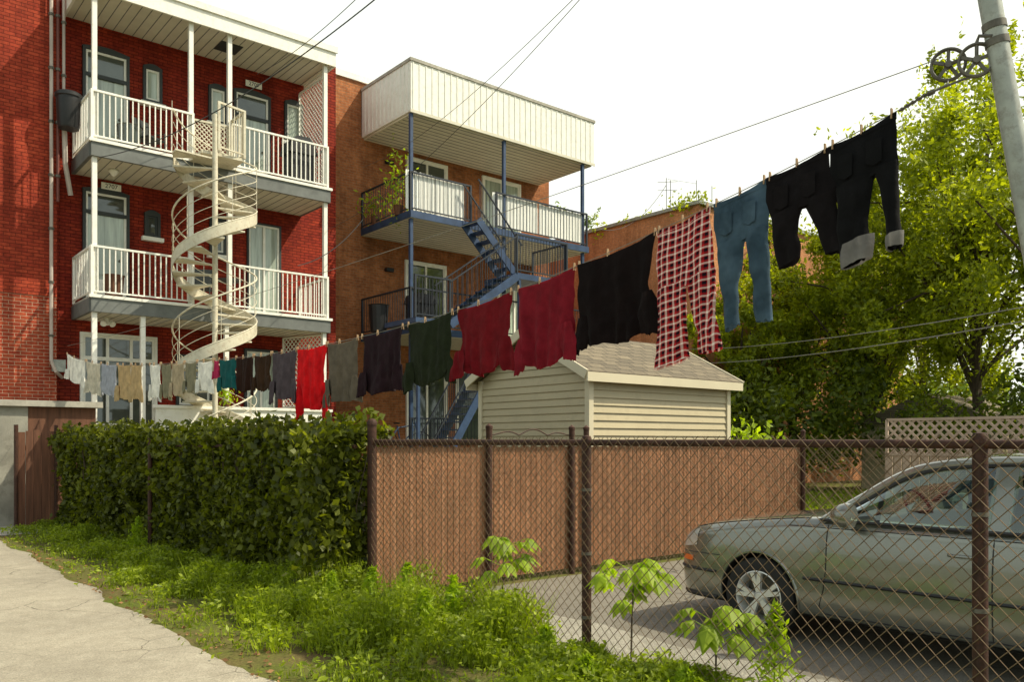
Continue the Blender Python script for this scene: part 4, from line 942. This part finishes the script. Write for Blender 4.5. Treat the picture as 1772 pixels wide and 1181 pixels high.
for a in np.linspace(2.12,3.5,18):
    w_,z_=rl(a); rows.append([cw((a-.04*(1-(q)**2),q*w_,z_+.022+.035*(1-q*q))) for q in np.linspace(-1,1,17)])
d.grid(rows,'paint')
for sg in (-1,1): d.add([cw((3.6,sg*.80,.97)),cw((4.1,sg*.80,1.0)),cw((4.0,sg*.75,1.04)),cw((3.55,sg*.64,1.31)),cw((3.45,sg*.64,1.34))],[(0,1,2,3,4)],'paint')
for w_ in (-.36,.36):
    for s_,zz_ in ((2.45,1.12),(3.2,1.08)):
        d.prism([(-.22,.9),(-.23,zz_),(-.17,zz_+.06),(-.1,zz_+.07),(.1,zz_+.07),(.17,zz_+.06),(.23,zz_),(.22,.9)],lambda q:cw((s_-.06,w_+q[0],q[1])),lambda q:cw((s_+.08,w_+q[0],q[1])),'inter')
        d.prism([(-.11,zz_+.1),(-.12,zz_+.2),(-.07,zz_+.25),(.07,zz_+.25),(.12,zz_+.2),(.11,zz_+.1)],lambda q:cw((s_,w_+q[0],q[1])),lambda q:cw((s_+.09,w_+q[0],q[1])),'inter')
d.prism([(1.4,.97),(1.5,1.03),(1.75,1.05),(1.85,.97)],lambda q:cw((q[0],-.72,q[1])),lambda q:cw((q[0],.72,q[1])),'inter')
cc=Vector(cw((1.98,-.36,1.03))); d.lathe(cc,(0,-.9,.45),[(.18,-.012),(.192,0),(.18,.012),(.168,0)],'plastic',24,closed=True); d.beam(cc+Vector((-.17,0,0)),cc+Vector((.17,0,0)),.03,.02,'plastic')
d.build('trim_and_details',car,40)
gl=MB()
for sg in (-1,1):
    for a0,a1 in ((1.5,2.62),(2.73,3.39),(3.43,3.75)):
        gl.grid([[cw((a,sg*(.825+(rl(a)[0]+.0-.825)*t+.012*math.sin(math.pi*t)),.965+(rl(a)[1]-.965)*t)) for t in np.linspace(0,1,6)] for a in np.linspace(a0,a1,10)],'glass')
gl.grid([[cw((a-.30*(1-q*q)*(1-(a-1.48)/1.1),q*rl(a)[0],rl(a)[1]+.012+.02*(1-q*q)*((a-1.48)/.65))) for q in np.linspace(-1,1,15)] for a in np.linspace(1.48,2.13,8)],'glass')
gl.grid([[cw((a+.12*(1-q*q),q*rl(a)[0],rl(a)[1]+.012)) for q in np.linspace(-1,1,15)] for a in np.linspace(3.5,4.0,8)],'glass')
gl.build('windows',car,60)
wl=MB()
for ws in WS:
    for sg in (-1,1):
        c=cw((ws,sg*.765,WR)); ax_=(sg,0,0)
        wl.lathe(c,ax_,[(.205,-.10),(.29,-.10),(.308,-.085),(WR,-.06),(WR,.06),(.308,.085),(.29,.098),(.25,.102),(.208,.096),(.2,.07)],'tyre',44)
        wl.lathe(c,ax_,[(.208,.096),(.20,.10),(.192,.085),(.185,.0),(.18,-.09)],'alloy',44)
        wl.lathe(c,ax_,[(0,-.02),(.17,-.02)],'iron',30)
        wl.lathe(c,ax_,[(0,.092),(.028,.092),(.045,.08),(.06,.05),(.05,0)],'alloy',20)
        c=Vector(c)
        for i in range(5):
            for dl in (-.17,.17):
                a=2*math.pi*i/5+.2; r0=Vector((sg*.078,math.cos(a)*.04,math.sin(a)*.04)); r1=Vector((sg*.088,math.cos(a+dl)*.196,math.sin(a+dl)*.196))
                wl.beam(c+r0,c+r1,.034,.03,'alloy',up=(1,0,0))
wl.build('wheels',car,35)
# ---------------------------------------------------------------- light
SD=Vector((.74,-.67,0)).normalized(); EL=math.radians(51)
sun=bpy.data.lights.new('sun','SUN'); sun.energy=5.0; sun.angle=math.radians(.53); sun.color=(1,.92,.70)
so=bpy.data.objects.new('sun',sun); scene.collection.objects.link(so)
to=Vector((SD.x*math.cos(EL),SD.y*math.cos(EL),math.sin(EL))); so.rotation_euler=to.to_track_quat('Z','Y').to_euler(); so.location=(20,-10,30)
wd_=bpy.data.worlds.new('World'); scene.world=wd_; wd_.use_nodes=True; nt=wd_.node_tree; bg=nt.nodes['Background']
sk=nt.nodes.new('ShaderNodeTexSky'); sk.sky_type='NISHITA'; sk.sun_disc=False; sk.sun_elevation=EL; sk.sun_rotation=math.atan2(SD.x,SD.y); sk.dust_density=7; sk.air_density=1.0; sk.ozone_density=.5
tc=nt.nodes.new('ShaderNodeTexCoord'); sp_=nt.nodes.new('ShaderNodeSeparateXYZ'); nt.links.new(tc.outputs['Generated'],sp_.inputs[0])
hz=ramp(nt,sp_.outputs[2],.52,.9,(.97,.97,.97),(.08,.08,.08))
dt=N(nt,'ShaderNodeVectorMath',operation='DOT_PRODUCT'); nt.links.new(tc.outputs['Generated'],dt.inputs[0]); dt.inputs[1].default_value=(.80,.30,.1)
hf_=ramp(nt,dt.outputs['Value'],.25,.80)
hc=mixc(nt,hf_,(6.0,6.7,6.2),(8.2,8.35,7.6))
skc=mixc(nt,hz,sk.outputs[0],hc)
nt.links.new(skc,bg.inputs[0]); bg.inputs[1].default_value=.15
scene.view_settings.view_transform='Standard'; scene.view_settings.look='None'; scene.view_settings.exposure=0
cam=bpy.data.cameras.new('camera'); cam.sensor_width=36; cam.lens=36*FPX/1772; cam.shift_y=(HOR-590.5)/1772; cam.clip_end=1500; cam.clip_start=.05
c_=bpy.data.objects.new('camera',cam); scene.collection.objects.link(c_); c_.location=(0,0,EYE); c_.rotation_euler=(math.pi/2,0,-math.atan2(FX,RX)); scene.camera=c_
